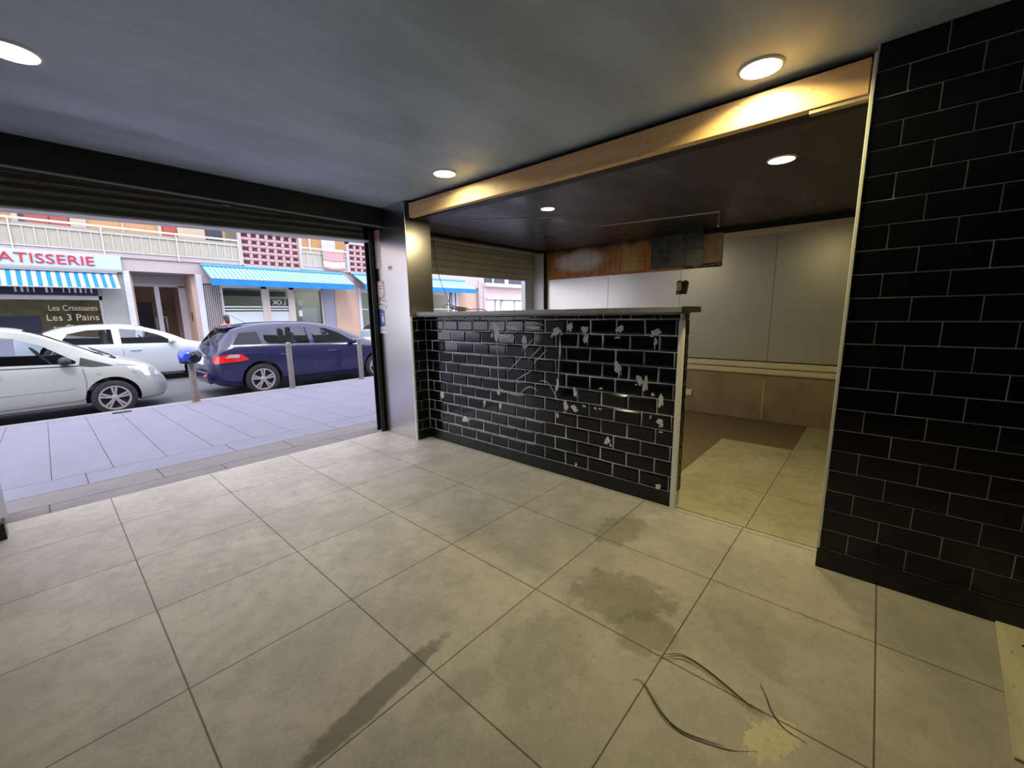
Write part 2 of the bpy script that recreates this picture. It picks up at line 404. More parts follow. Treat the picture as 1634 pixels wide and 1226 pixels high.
# ------------------------------------------------------------------ the room shell
CZ = 2.35
WX = 2.26            # face of the tiled wall and pillar
struct(MB().box(-1.8, 2.44, -4.3, 1.78, -.12, 0).build('floor', 'floor'))
struct(MB().box(-1.8, 2.34, -4.3, 1.62, CZ, CZ+.25).build('ceiling', 'ceil'))
struct(MB().box(2.34, 2.44, -4.3, 1.62, 2.18, CZ+.25).build('trim_1', 'blackpaint'))            # black fascia behind the beam
struct(MB().box(2.44, 5.5, -3.4, 1.75, 2.22, CZ+.25).build('ceiling_kitchen', 'kceil'))
struct(MB().box(-2.0, -1.8, -4.3, 1.95, -.12, CZ+.25).build('wall_left', 'blackpaint'))
struct(MB().box(-2.0, 5.5, -4.5, -4.3, -.12, CZ+.25).build('wall_back', 'blackpaint'))
struct(MB().box(2.44, 5.5, -3.6, -3.4, -.12, CZ+.25).build('wall_kitchen_back', 'blackpaint'))
mb = MB()
mb.box(-1.8, -.50, 1.52, 1.98, -.12, CZ+.25)                  # left of the opening
mb.box(-.50, WX+.02, 1.60, 1.72, 2.165, CZ+.25)               # lintel
mb.box(-.50, WX+.02, 1.72, 1.98, 2.26, CZ+.25)
struct(mb.build('wall_front', 'blackpaint'))
mb = MB(); mb.box(-.512, -.486, 1.50, 1.99, 0, CZ); struct(mb.build('trim_2', 'greypill'))
mb = MB(); mb.box(-.52, -.470, 1.485, 1.60, 0, .10); struct(mb.build('baseboard_left', 'plinth'))
# kitchen street wall with its hatch opening
mb = MB()
mb.box(2.56, 5.5, 1.75, 2.05, -.12, .95); mb.box(2.56, 5.5, 1.75, 2.05, 2.20, CZ+.25); mb.box(5.19, 5.5, 1.75, 2.05, .95, 2.20)
struct(mb.build('wall_kitchen_front', 'blackpaint'))
mb = MB(); mb.box(5.178, 5.19, 1.75, 2.05, .95, 2.20); mb.box(4.99, 5.178, 1.97, 2.05, .95, 2.20)
struct(mb.build('trim_3', 'jamb'))
# our own facade above the openings, unseen; added to block sky over the street
struct(MB().box(-8, 12, 1.98, 2.12, 2.42, 5.5).build('wall_facade', 'ownfacade'))
struct(MB().box(-8, -.52, 1.99, 2.12, -.3, 2.42).box(5.5, 12, 1.75, 2.12, -.3, 2.42).box(5.1, 5.5, 2.05, 2.12, -.3, 2.42).box(2.35, 5.1, 2.05, 2.12, -.3, .95).build('wall_facade_base', 'ownfacade'))

# kitchen floor: tiles laid over bare mortar, some missing
struct(MB().box(2.44, 5.3, -3.4, 1.75, -.12, -.006).build('floor_kitchen', 'mortar'))
mb = MB()
xs = [2.445, 3.05, 4.25, 5.26]; ys = [-3.40, -3.01, -2.41, -1.81, -1.21]
for i in range(3):
    for j in range(4):
        if i == 2 and j == 3: continue
        mb.box(xs[i]+.002, xs[i+1]-.002, ys[j]+.002, ys[j+1]-.002, -.008, .001)
for j, (a, b) in enumerate(((-1.21, -.61), (-.61, -.01), (-.01, .59), (.59, 1.19))): mb.box(2.53, 3.048, a+.002, b-.002, -.008, .001)
struct(mb.build('floor_kitchen_tiles', 'kfloor'))

# stainless far wall
struct(MB().box(5.27, 5.5, -3.4, 1.75, -.12, CZ).build('wall_kitchen', 'blackpaint'))
def steel_panel(y0, y1, z0, z1, m='steelwall'):
    tag(MB().box(5.258, 5.27, y0+.0015, y1-.0015, z0, z1).build('steel_wall_panel', m, bevel=.001), LAB.pop(0), 'wall panel', 'stainless panels of the kitchen wall')
LAB = ['pale stainless wall panel under the sooty orange tiles, nearest the street hatch', 'stainless wall panel above the counter, left of the cut-out hole',
       'tall dull stainless panel between the cut-out hole and the next vertical seam', 'tall stainless panel beside the tiled wall, above the white ducts',
       'brownish low steel panel under the ducts, left of the pale seam', 'brownish low steel panel under the ducts, beside the tiled wall', 'dark low steel panel hidden behind the counter']
steel_panel(.66, 1.745, .70, 1.795); steel_panel(-.355, .66, .70, 1.795)
mb = MB().box(5.258, 5.27, -1.37, -.823, .70, 2.165).box(5.258, 5.27, -.823, -.357, .70, 1.795); tag(mb.build('steel_wall_panel', 'steelwall'), LAB.pop(0), 'wall panel', 'stainless panels of the kitchen wall')
steel_panel(-3.39, -1.373, .70, 2.165)
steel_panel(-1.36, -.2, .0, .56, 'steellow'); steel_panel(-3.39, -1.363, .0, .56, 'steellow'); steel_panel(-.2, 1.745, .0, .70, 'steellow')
tag(MB().box(5.25, 5.259, -3.39, -.823, 2.10, 2.165).build('steel_edge_strip', 'steeledge'), 'bright gold-coloured metal strip along the top of the stainless kitchen wall', 'metal strip')
tag(MB().box(5.2585, 5.263, -1.366, -1.354, .02, .5).build('seam_strip', 'duct'), 'thin pale seam strip between the two brown low steel panels', 'strip')

# burnt tiles, charred panel, tan board, orange rail
t = thing('burnt_splashback', 'orange scorched tile strip high on the kitchen wall, sooty at the top', 'splashback', (0, 0, 0))
MB().box(5.248, 5.27, .045, 1.745, 1.80, 2.22).build('tile_panel', 'burnt', t)
MB().box(5.238, 5.258, -.37, 1.735, 1.795, 1.825).build('lower_rail', 'orange', t)
mb = MB(); mb.box(5.240, 5.27, -.61, .043, 1.83, 2.22)
t = tag(mb.build('charred_panel', 'blackpanel'), 'black charred square-tiled panel between orange tiles and tan board', 'panel')
mb = MB()
for y in (-.40, -.18): mb.box(5.2385, 5.2401, y-.003, y+.003, 1.84, 2.22)
mb.box(5.2385, 5.2401, -.60, .04, 2.03, 2.036)
mb.build('panel_joint', 'black', t)
tag(MB().box(5.243, 5.27, -.82, -.612, 1.845, 2.18).build('tan_board', 'card'), 'tan stained board at the right end of the charred wall panel', 'board')
mb = MB()
for i in range(26):
    y = -.37-i*.0178; r = random.uniform(.008, .02)
    mb.ellipsoid((5.253, y, 1.812+i*.0006+random.uniform(-.008, .008)), (.012, r, r*.8), 8, 5)
tag(mb.build('crumbled_mortar', 'crust', smooth=True), 'ragged crust of broken mortar below the tan board', 'mortar')

# cut-out with its canister
t = thing('wall_outlet', 'small dark cut-out in the stainless wall holding a beige canister', 'wall fitting', (5.258, -.365, 1.49))
poly = [(-.062, 0), (.070, 0), (.085, .09), (.092, .14), (.07, .168), (.03, .172), (.022, .155), (-.01, .17), (-.04, .172), (-.058, .15), (-.05, .09)]
MB().prism(poly, lambda u, v, w: (w, -u, v), -.006, 0).build('recess', 'black', t)
MB().lathe([(.001, .045), (.030, .045), (.034, .052), (.034, .128), (.028, .138), (.022, .150), (.001, .150)], (-.03, .012, 0), n=20).build('canister', 'can', t, smooth=True)
MB().ellipsoid((-.02, .02, .022), (.012, .014, .012), 12, 8).build('nut', 'chrome', t, smooth=True)

# white ducts, socket
for z0, z1, lab in ((.622, .688, 'upper of two yellowed white cable ducts along the stainless wall'), (.552, .612, 'lower of two yellowed white cable ducts along the stainless wall')):
    t = thing('cable_duct', lab, 'cable duct', (5.258, -.50, z0), group='cable ducts on the kitchen wall')
    h = z1-z0
    mb = MB(); mb.box(-.035, 0, -2.85, .0, 0, h); mb.build('channel', 'duct', t, bevel=.003)
    MB().box(-.042, -.035, -2.85, -.04, .010, h-.010).build('cover', 'duct', t, bevel=.002)
    MB().box(-.034, 0, 0.0, .03, .008, h-.008).build('open_end', 'black', t)
t = thing('wall_socket', 'small white wall socket low on the brown steel panel', 'socket', (5.258, -.53, .21))
MB().box(-.022, 0, -.045, .045, 0, .075).build('socket_box', 'cream', t, bevel=.004)
MB().box(-.026, -.022, -.03, .03, .012, .062).build('socket_face', 'duct', t, bevel=.002)

# caulk outline left on the kitchen ceiling and the wire that hangs from it
t = thing('conduit', 'thin pale conduit line on the black kitchen ceiling, dropping to a white tip', 'conduit')
MB().tube([(4.05, .15, 2.216), (4.29, -1.03, 2.216)], .006, 6).build('run', 'cream', t)
MB().tube([(4.29, -1.03, 2.216), (4.29, -1.03, 2.09)], .0035, 6).build('drop', 'cream', t)
MB().ellipsoid((4.29, -1.03, 2.085), (.012, .012, .010), 10, 6).build('tip', 'white', t, smooth=True)
tag(MB().tube([(2.85, .9, 2.217), (3.45, .07, 2.217)], .003, 6).build('ceiling_cable', 'cream'), 'thin pale cable across the black kitchen ceiling, beside the small round light', 'cable')

# right tiled wall
mb = MB()
mb.box(WX+.0035, 2.46, -2.86, -2.172, 0, CZ)
rows = [(.10+.1019*i, .10+.1019*(i+1)) for i in range(22)]; rows[-1] = (rows[-1][0], CZ)
tile_field(mb, lambda u, v, n: (WX+.0052-n, u, v), -2.86, -2.176, rows, .2035, lambda r: -2.278-(r % 2)*.1015, .003, .0045, edge=.0030, mi=1, gap=.0042)
struct(mb.build('wall_right', ['grout', 'tile'], normals=True))
struct(MB().box(2.30, 2.46, -4.3, -3.75, 0, CZ).box(2.26, 2.46, -3.75, -2.86, 2.05, CZ).build('wall_right_rear', 'blackpaint'))
struct(MB().box(WX-.010, WX+.006, -2.862, -2.166, 0, .098).box(WX+.006, 2.44, -2.184, -2.166, 0, .098).build('baseboard_right', 'plinth', bevel=.002))
struct(MB().box(WX-.006, WX+.010, -2.176, -2.162, .10, CZ-.03).build('trim_4', 'cream', bevel=.002))

# pillar clad in steel
mb = MB(); mb.box(WX, 2.545, 1.20, 1.80, 0, CZ)
struct(mb.build('wall_pillar', 'steel', bevel=.003))
MB_ = MB().box(2.535, 2.556, 1.196, 1.225, 1.30, 2.20); struct(MB_.build('trim_5', 'steel', bevel=.002))
mb = MB(); mb.box(WX-.004, WX+.014, 1.186, 1.20, 0, 1.262); struct(mb.build('trim_6', 'cream', bevel=.002))
mb = MB(); mb.box(WX+.014, 2.44, 1.188, 1.2, 0, 1.262)
rowsC = [(.10+.1027*i, .10+.1027*(i+1)) for i in range(11)] + [(1.2297, 1.262)]
rowsC[10] = (.10+1.027, 1.2297)
tile_field(mb, lambda u, v, n: (u, 1.1885-n, v), WX+.016, 2.43, rowsC, .2033, lambda r: 2.33+(r % 2)*.1, .010, .006, mi=1)
struct(mb.build('wall_pillar_tiles', ['grout2', 'tile']))
struct(MB().box(WX+.014, 2.44, 1.178, 1.19, 0, .098).build('baseboard_pillar', 'plinth'))

# shutter guide at the pillar, main shutter
t = thing('roller_shutter', 'dark roller shutter rolled up over the wide street entrance', 'shutter', (-.5, 1.9, 0))
mb = MB(); zc = lambda x: 1.965+.034*x
sl = .055
for k in range(6):
    for (a, b, dy) in ((0, .010, .003), (.010, .045, -.001), (.045, .055, .003)):
        z0 = k*sl+a; z1 = k*sl+b
        mb.face([(0, dy if a == 0 else dy, z0+.0+zc(-.5)+.03), (2.76, dy, z0+zc(2.26)+.03), (2.76, -.001 if a else dy-.003, z1+zc(2.26)+.03), (0, -.001 if a else dy-.003, z1+zc(-.5)+.03)])
mb.build('slat_curtain', 'shutterdark', t)
mb = MB()
mb.prism([(0, zc(-.5)), (2.76, zc(2.26)), (2.76, zc(2.26)+.010), (0, zc(-.5)+.010)], lambda u, v, w: (u, w, v), -.14, .02)
mb.prism([(0, zc(-.5)), (2.76, zc(2.26)), (2.76, zc(2.26)+.035), (0, zc(-.5)+.035)], lambda u, v, w: (u, w, v), -.006, .006)
mb.build('bottom_rail', 'rail', t)
MB().tube([(0, .0, 2.24), (2.76, .0, 2.24)], .035, 12).build('roll', 'shutterdark', t, smooth=True)
mb = MB(); mb.box(2.70, 2.758, -.14, -.128, 0, 2.22).box(2.70, 2.758, -.05, -.038, 0, 2.22).box(2.745, 2.758, -.14, -.038, 0, 2.22); mb.build('guide_rail', 'darkmetal', t)
tag(MB().box(-.5, 2.26, 1.583, 1.60, 2.160, 2.170).build('lintel_edge_strip', 'greypill'), 'thin pale metal edge along the black lintel over the entrance', 'metal strip')
tag(MB().box(.62, .645, 1.594, 1.60, 2.215, 2.28).build('wall_bracket', 'darkmetal'), 'small grey plate fixed in the middle of the black lintel', 'bracket')
mb = MB().box(1.35, 1.52, 1.594, 1.60, 2.205, 2.225); tag(mb.build('metal_clip', 'darkmetal'), 'thin grey clip low on the black lintel near the pillar', 'clip')

# kitchen hatch shutter
t = thing('roller_shutter', 'grey slatted roller shutter half lowered over the kitchen hatch', 'shutter', (2.56, 1.97, 0))
mb = MB()
z = 1.815; k = 0
while z < 2.2:
    pr = [(0, z), (.010, z+.006), (.013, z+.04), (.010, z+.070), (.0, z+.076)]
    for i in range(4): mb.face([(0, -pr[i][0], pr[i][1]), (2.60, -pr[i][0], pr[i][1]), (2.60, -pr[i+1][0], pr[i+1][1]), (0, -pr[i+1][0], pr[i+1][1])])
    z += .080; k += 1
mb.box(0, 2.60, .004, .010, 1.815, 2.22)
mb.build('slat_curtain', 'shutter', t)
MB().box(0, 2.6, -.012, .012, 1.785, 1.815).build('bottom_rail', 'shutter', t, bevel=.003)
MB().box(0, 2.6, -.16, -.10, 2.175, 2.20).build('front_lip', 'shutter', t, bevel=.003)
MB().lathe([(.001, -.012), (.009, -.010), (.012, 0), (.001, 0)], (1.55, -.165, 2.19), 'y', 12).build('lock_knob', 'white', t, smooth=True)

# wooden beam
t = thing('wooden_beam', 'long bare pine beam fixed below the ceiling over the counter opening', 'beam', (2.30, 0, 0))
mb = MB(); n = 14
zt = lambda y: 2.322-.004*(y-1.15)/3.3*-1 - .010*math.sin(PI*(1.15-y)/3.3); zb = lambda y: zt(y)-.128-.012*(1.15-y)/3.3
pts = [1.155-3.31*i/n for i in range(n+1)]
poly = [(y, zt(y)) for y in pts] + [(y, zb(y)) for y in reversed(pts)]
mb.prism(poly, lambda u, v, w: (w, u, v), -.02, .035)
mb.build('timber', 'wood', t, bevel=.004)
MB().prism([(1.20, 2.33), (1.155, 2.33), (1.155, 2.25), (1.145, 2.20), (1.17, 2.185), (1.20, 2.185)], lambda u, v, w: (w, u, v), -.028, .04).build('bracket', 'darkmetal', t)
MB().box(-.012, .03, -2.16, -1.95, 2.160, 2.178).build('packing_strip', 'steellow', t)

# ceiling lights
def ceiling_light(x, y, z, r, mname, lab, watts, colr, spread=150):
    t = thing('ceiling_light', lab, 'ceiling light', (x, y, z), group='round LED ceiling lights')
    MB().lathe([(r*.94, -.002), (r*.96, -.0075), (r*1.06, -.0065), (r*1.12, -.002), (r*1.12, 0), (r*.94, 0)], n=40).build('ring', 'trimring', t, smooth=True)
    MB().lathe([(.001, -.0095), (r*.6, -.009), (r*.955, -.0065), (r*.955, -.001), (.001, -.001)], n=40).build('diffuser', mname, t, smooth=True)
    ld = bpy.data.lights.new('bulb', 'AREA'); ld.shape = 'DISK'; ld.size = 2*r*.9; ld.energy = watts; ld.color = colr; ld.spread = math.radians(spread)
    lo = bpy.data.objects.new('bulb', ld); COL.objects.link(lo); lo.parent = t; lo.location = (0, 0, -.012)
ceiling_light(-.10, .44, CZ, .085, 'lampmain', 'glowing round ceiling light over the entrance side, at the left edge', LAMP_MAIN*.55, (1, .90, .55))
ceiling_light(2.12, -1.775, CZ, .085, 'lampmain', 'largest-looking glowing round ceiling light, in front of the beam near the tiled wall', LAMP_MAIN, (1, .87, .36))
ceiling_light(2.04, .33, CZ, .085, 'lampgreen', 'greenish-white round ceiling light beside the pillar end of the beam', LAMP_MAIN*.6, (.95, 1, .60), 164)
ceiling_light(3.03, .08, 2.22, .062, 'lampkit', 'small warm round light on the black kitchen ceiling, nearer the street hatch', LAMP_KITCHEN*1.5, (1, .84, .44), 178)
ceiling_light(3.08, -1.72, 2.22, .075, 'lampkit', 'warm round light on the black kitchen ceiling beside the tiled wall', LAMP_KITCHEN, (1, .84, .36), 178)

# ------------------------------------------------------------------ bar counter
t = thing('bar_counter', 'chest-high bar counter faced with glossy black tiles under a grey top', 'counter', (2.43, 1.17, 0))
ox, oy = 2.43, 1.17
mb = MB(); mb.box(.0048, .088, -2.555, .028, 0, 1.262)
fn = lambda u, v, n: (.0062-n, u-oy, v)
tile_field(mb, fn, -1.366, 1.186, rowsC, .2033, lambda r: -1.143 if r % 2 == 0 else -1.2447, .013, .0065, mi=1, gap=.0034)
mb.build('tiled_front', ['grout2', 'tile'], t, normals=True)
mb = MB(); mb.box(.018, .088, -2.562, -2.555, 0, 1.262)
tile_field(mb, lambda u, v, n: (u-ox, -2.5622-n, v), ox+.022, ox+.088, rowsC, .2033, lambda r: 2.30+(r % 2)*.2, .008, .006, mi=1)
mb.build('tiled_end', ['grout2', 'tile'], t)
MB().box(-.008, .006, -2.536, .010, 0, .098).build('plinth', 'plinth', t, bevel=.002)
MB().box(-.010, .020, -2.568, -2.535, .0, 1.222).build('corner_trim', 'cream', t, bevel=.003)
mb = MB().box(-.11, .19, -2.585, .028, 1.272, 1.306, 0); mb.box(-.112, .19, -2.60, -2.585, 1.270, 1.307, 1); mb.box(-.10, .15, -2.55, .028, 1.262, 1.272, 0)
mb.build('worktop', ['slab', 'slabblack'], t, bevel=.003)
SM = [(0.187,1.123,0.049,0.072),(0.012,1.164,0.061,0.017),(0.097,1.093,0.078,0.015),(-0.126,1.068,0.024,0.05),(-0.223,1.166,0.069,0.016),(-0.446,1.141,0.05,0.03),(-0.481,1.009,0.009,0.064),(-0.568,1.174,0.024,0.041),(-0.693,1.158,0.029,0.035),(-0.706,1.092,0.024,0.040),(-0.971,1.166,0.035,0.023),(-0.953,1.108,0.022,0.009),(-1.225,1.148,0.031,0.026),(-1.221,1.089,0.011,0.035),(-0.959,0.903,0.027,0.053),(-1.122,0.828,0.024,0.037),(-1.165,0.807,0.016,0.070),(-1.271,0.708,0.018,0.050),(-1.218,0.741,0.011,0.014),(-0.457,0.735,0.016,0.044),(-0.617,0.688,0.020,0.037),(-0.535,0.570,0.020,0.044),(-0.611,0.563,0.031,0.028),(-0.699,0.593,0.018,0.008),(-0.792,0.589,0.014,0.008),(-0.830,0.590,0.014,0.008),(0.959,0.483,0.035,0.030),(0.625,0.277,0.060,0.026),(0.176,0.589,0.018,0.022),(0.353,0.482,0.013,0.036),(0.157,0.475,0.018,0.028),(-0.458,0.485,0.011,0.022),(-1.276,0.561,0.023,0.032),(-1.281,0.497,0.016,0.006),(-0.896,0.361,0.026,0.030),(-0.633,0.116,0.013,0.018),(-1.281,0.112,0.017,0.034),(-1.209,0.588,0.008,0.012),(-0.834,0.740,0.020,0.007)]
mb = MB(); rnd = random.Random(3)
fs = lambda u, v, n: (-.0006-n, u-oy, v)
for i, (cy, cz, a, b) in enumerate(SM):
    blob(mb, fs, cy, cz, a*.86, b*.86, .0015, seed=i)
    for _ in range(3):
        blob(mb, fs, cy+rnd.uniform(-a, a)*1.1, cz-rnd.uniform(-.4, 1.2)*b, a*rnd.uniform(.12, .4), b*rnd.uniform(.12, .4), .0012, 10, seed=rnd.random())
_a = mb.build('adhesive_residue', 'plaster', t); _a['label'] = 'grey adhesive smears on the black tiles'; _a['kind'] = 'stuff'
def ribbon(mb, pts, w, fn_):
    b = len(mb.v)
    for i, (u, v) in enumerate(pts):
        a = pts[max(0, i-1)]; c = pts[min(len(pts)-1, i+1)]; dx, dy = c[0]-a[0], c[1]-a[1]; l = math.hypot(dx, dy) or 1
        ww = w*(.35+.65*math.sin(PI*(i+.5)/len(pts)))
        mb.v += [fn_(u-dy/l*ww, v+dx/l*ww, .0012), fn_(u+dy/l*ww, v-dx/l*ww, .0012)]
    for i in range(len(pts)-1): mb.f.append((b+2*i, b+2*i+1, b+2*i+3, b+2*i+2)); mb.mi.append(0)
mb = MB()
def arc(y0, z0, y1, z1, bow=0, n=10): return [(y0+(y1-y0)*i/n, z0+(z1-z0)*i/n+bow*math.sin(PI*i/n)) for i in range(n+1)]
for a in ((.19, 1.17, .17, .62, .0), (.08, 1.12, -.03, 1.10, -.05), (-.10, .97, -.22, 1.08, .0), (-.16, .90, -.30, 1.02, 0), (-.22, .88, -.36, 1.0, 0), (-.48, 1.15, -.46, .68, 0),
          (-.28, .74, -.46, .60, .06), (-.08, .62, -.26, .66, .04), (-.02, .72, -.2, .82, .0), (.05, .8, -.1, .93, 0), (-.34, 1.18, -.12, 1.19, .02), (-.02, 1.17, .08, 1.165, .03), (.17, .64, -.1, .60, -.02)):
    ribbon(mb, arc(*a), .0032, fs)
mb.build('film_reflection', 'plaster', t)['kind'] = 'stuff'  # pale ribbons: reflection streaks of the tile film, put in as colour
# screw hooks under the top
for y in (-.30, -.46, -.62, -.80, -.98, -1.21): MB().tube([(-.002, y-oy, 1.262), (-.012, y-oy, 1.245), (-.004, y-oy, 1.225)], .003, 6).build('clip', 'greypill', t)

# cable on the worktop and the lead that hangs from above the hatch
c0 = Vector((2.50, .78, 1.306))
t = thing('power_cable', 'tangled dark cable with brown plug lying on the counter worktop', 'cable', tuple(c0))
mb = MB()
loop = []
for i in range(60):
    a = i*.42; loop.append((.02*math.cos(a)+.012*math.sin(i*.9), .10*math.sin(a)-.04+.03*math.cos(i*.5), .012+.018*(1+math.sin(a*1.0+.6))))
mb.tube(loop, .0035, 6)
mb.tube([(0, -.1, .015), (.03, -.22, .02), (.02, -.33, .018), (.0, -.40, .006)], .004, 6)
mb.tube([(-.03, .13, .03), (-.03, .16, .05), (-.02, .12, .075), (0, .04, .06), (.01, -.03, .02)], .004, 6)
mb.build('lead', 'cable', t, smooth=True)
MB().box(-.02, .02, -.12, -.03, .004, .04).build('plug', 'cablebrown', t, bevel=.006)
tag(MB().tube([(3.08, 1.80, 2.17), (3.00, 1.70, 2.02), (2.86, 1.50, 1.80), (2.68, 1.2, 1.58), (2.58, 1.0, 1.45), (2.535, .91, 1.37), (2.53, .88, 1.335)], .0032, 6).build('hanging_cable', 'cable', smooth=True), 'thin grey cable hanging from the hatch shutter down to the counter', 'cable')

# stickers on the steel pillar (face x = WX)
def sticker(y0, y1, z0, z1, base, lab, extra=None):
    t = thing('sticker', lab, 'sticker', (WX, y0, z0), group='stickers on the steel pillar')
    MB().box(-.0012, -.0002, 0, y1-y0, 0, z1-z0).build('sheet', base, t)
    if extra:
        for nm, mname, boxes in extra:
            mb = MB()
            for b in boxes:
                if b[0] == 'r':                                  # ring
                    _, cy, cz, r, w = b; pts = [(-.0016, cy+r*math.cos(2*PI*k/20), cz+r*math.sin(2*PI*k/20)) for k in range(20)]
                    mb.tube(pts, w, 4, closed=True)
                    mb.tube([(-.0016, cy+r*.7, cz+r*.7), (-.0016, cy-r*.7, cz-r*.7)], w, 4)
                elif b[0] == 'e':
                    _, cy, cz, a, c = b; mb.prism([(cy+a*math.cos(2*PI*k/24), cz+c*math.sin(2*PI*k/24)) for k in range(24)], lambda u, v, w: (w, u, v), -.0016, -.0012)
                else: mb.box(-.0018, -.0012, *b)
            mb.build(nm, mname, t)
M['stbeige'] = mat('sticker_beige', (.62, .54, .46), .5); M['storange'] = mat('sticker_orange', (.74, .36, .26), .5); M['stblue'] = mat('sticker_blue', (.10, .14, .42), .5)
M['stred'] = mat('sticker_red', (.60, .10, .08), .5); M['stgrey'] = mat('sticker_grey', (.28, .28, .32), .5); M['stwhite'] = mat('sticker_white', (.74, .72, .74), .5)
sticker(1.655, 1.795, 1.77, 2.15, 'stbeige', 'tall beige notice with two red prohibition rings on the steel pillar',
        [('prohibition_ring', 'stred', [('r', .035, .30, .028, .004), ('r', .102, .30, .028, .004)]), ('print', 'stgrey', [(.02, .12, .352, .357), (.02, .12, .12, .124), (.02, .12, .15, .154), (.02, .10, .06, .064)])])
sticker(1.623, 1.775, 1.462, 1.638, 'storange', 'orange notice with pale oval on the steel pillar', [('oval', 'stwhite', [('e', .076, .09, .055, .075)]), ('print', 'stgrey', [(.04, .11, .118, .130), (.04, .11, .092, .104), (.068, .084, .04, .075)])])
sticker(1.612, 1.765, 1.405, 1.452, 'stwhite', 'small white and red sticker below the orange notice', [('print', 'stred', [(.105, .145, .008, .04), (.01, .09, .028, .036)])])
sticker(1.606, 1.760, 1.350, 1.395, 'stwhite', 'narrow sticker of grey squares in a row on the pillar', [('print', 'stgrey', [(.005+.03*i, .027+.03*i, .006+.02*(i % 2), .022+.02*(i % 2)) for i in range(5)])])
sticker(1.655, 1.755, 1.175, 1.335, 'stblue', 'tall blue sticker with white figure, lowest but one on the pillar', [('print', 'stwhite', [('e', .035, .07, .018, .04), (.02, .06, .118, .126)])])
sticker(1.650, 1.757, 1.092, 1.165, 'stwhite', 'pale square sticker, lowest on the steel pillar', [('print', 'stgrey', [(.02, .04, .03, .045), (.06, .08, .03, .045)])])
sticker(1.46, 1.53, 1.735, 1.775, 'stwhite', 'small white label with dark top, alone in the middle of the pillar', [('print', 'stgrey', [(.008, .062, .018, .034)])])

# plank at the side doorway
t = thing('threshold_plank', 'pale wooden threshold plank with screws, lying past the tiled wall', 'plank', (0, 0, 0))
MB().prism([(2.262, -2.768), (2.262, -2.862), (2.44, -2.862), (2.44, -2.98), (1.5, -2.915), (1.5, -2.70)], lambda u, v, w: (u, v, w), .0, .010).build('board', 'plank', t, bevel=.002)
for x, y in ((2.12, -2.82), (1.85, -2.79)): MB().lathe([(.001, .0115), (.006, .0115), (.007, .010)], (x, y, 0), n=10).build('screw', 'darkmetal', t)

# scuffs on the floor tiles
mb = MB(); ff = lambda u, v, n: (u, v, n)
rnd = random.Random(11)
import itertools
def smooth_path(P, n=8):
    out = []
    for i in range(len(P)-1):
        p0 = P[max(0, i-1)]; p1 = P[i]; p2 = P[i+1]; p3 = P[min(len(P)-1, i+2)]
        for k in range(n):
            s = k/n; out.append(tuple(.5*((2*p1[j])+(-p0[j]+p2[j])*s+(2*p0[j]-5*p1[j]+4*p2[j]-p3[j])*s*s+(-p0[j]+3*p1[j]-3*p2[j]+p3[j])*s**3) for j in (0, 1)))
    out.append(P[-1]); return out
A1 = [(1.03, -1.765), (1.042, -1.794), (.975, -1.887), (.958, -1.94), (.964, -1.989), (1.0, -2.08), (1.052, -2.142)]
A2 = [(1.16, -1.77), (1.203, -1.808), (1.245, -1.85), (1.25, -1.897), (1.24, -1.95), (1.219, -2.013), (1.19, -2.09), (1.186, -2.116), (1.179, -2.187)]
for P_ in (A1, A2):
    for k in range(5):
        d = (rnd.uniform(-.012, .012), rnd.uniform(-.012, .012)); q = smooth_path([(x+d[0], y+d[1]) for x, y in P_])
        c = rnd.randint(0, 10); ribbon(mb, q[c:len(q)-rnd.randint(0, 10)], rnd.uniform(.0008, .0022), lambda u, v, n: (u, v, .0006))
ribbon(mb, smooth_path([(1.31, -2.10), (1.26, -2.13), (1.22, -2.15), (1.18, -2.19), (1.17, -2.25)]), .003, lambda u, v, n: (u, v, .0006))
M['scuff'] = mat('scuff', (.06, .05, .035), .8)
tag(mb.build('scuff_marks', 'scuff'), 'dark curved scratch marks around the pale patch on the floor', 'scratch')

# ------------------------------------------------------------------ street
def pz(y): return -.03-.15*(y-1.9)/4.95                      # pavement falls towards the kerb
mb = MB()
def slab(x0, x1, y0, y1, mi=0, g=.004):
    x0 += g; x1 -= g; y0 += g; y1 -= g
    b = len(mb.v)
    for dz in (-.04, 0):
        mb.v.extend([(x0, y0, pz(y0)+dz), (x1, y0, pz(y0)+dz), (x1, y1, pz(y1)+dz), (x0, y1, pz(y1)+dz)])
    for q in ((4, 5, 6, 7), (0, 1, 5, 4), (1, 2, 6, 5), (2, 3, 7, 6), (3, 0, 4, 7)): mb.f.append(tuple(b+i for i in q)); mb.mi.append(mi)
for y0, y1, L_, off in ((1.79, 2.09, 1.05, .3), (2.09, 2.45, 1.05, .95), (2.45, 2.86, 1.05, .52)):
    x = -9+off
    while x < 14: slab(x, x+L_, y0, y1, 1 if y0 < 2.4 else 0); x += L_
x = -9.06-.385*.2
k = 0
while x < 14:
    slab(x, x+.385, 2.86, 6.74, 0, .003 if k % 1 == 0 else 0); x += .385; k += 1
b = len(mb.v); mb.v += [(-9, 1.79, pz(1.79)-.006), (14, 1.79, pz(1.79)-.006), (14, 6.75, pz(6.75)-.006), (-9, 6.75, pz(6.75)-.006)]; mb.f.append((b, b+1, b+2, b+3)); mb.mi.append(2)
struct(mb.build('sidewalk', ['paving', 'paving2', 'joint']))
struct(MB().box(-9, 14, 6.745, 6.90, -.32, -.178).build('kerb', 'curb', bevel=.01))
struct(MB().box(-14, 30, 6.88, 13.5, -.45, -.30).build('road', 'asphalt'))
struct(MB().box(-14, 30, 13.5, 18, -.45, -.20).build('sidewalk_opposite', 'paving'))
tag(MB().box(.40, .62, 6.52, 6.66, -.183, -.166).build('drain_cover', 'darkmetal'), 'small dark metal cover in the pavement edge near the white hatchback wheel', 'drain cover')

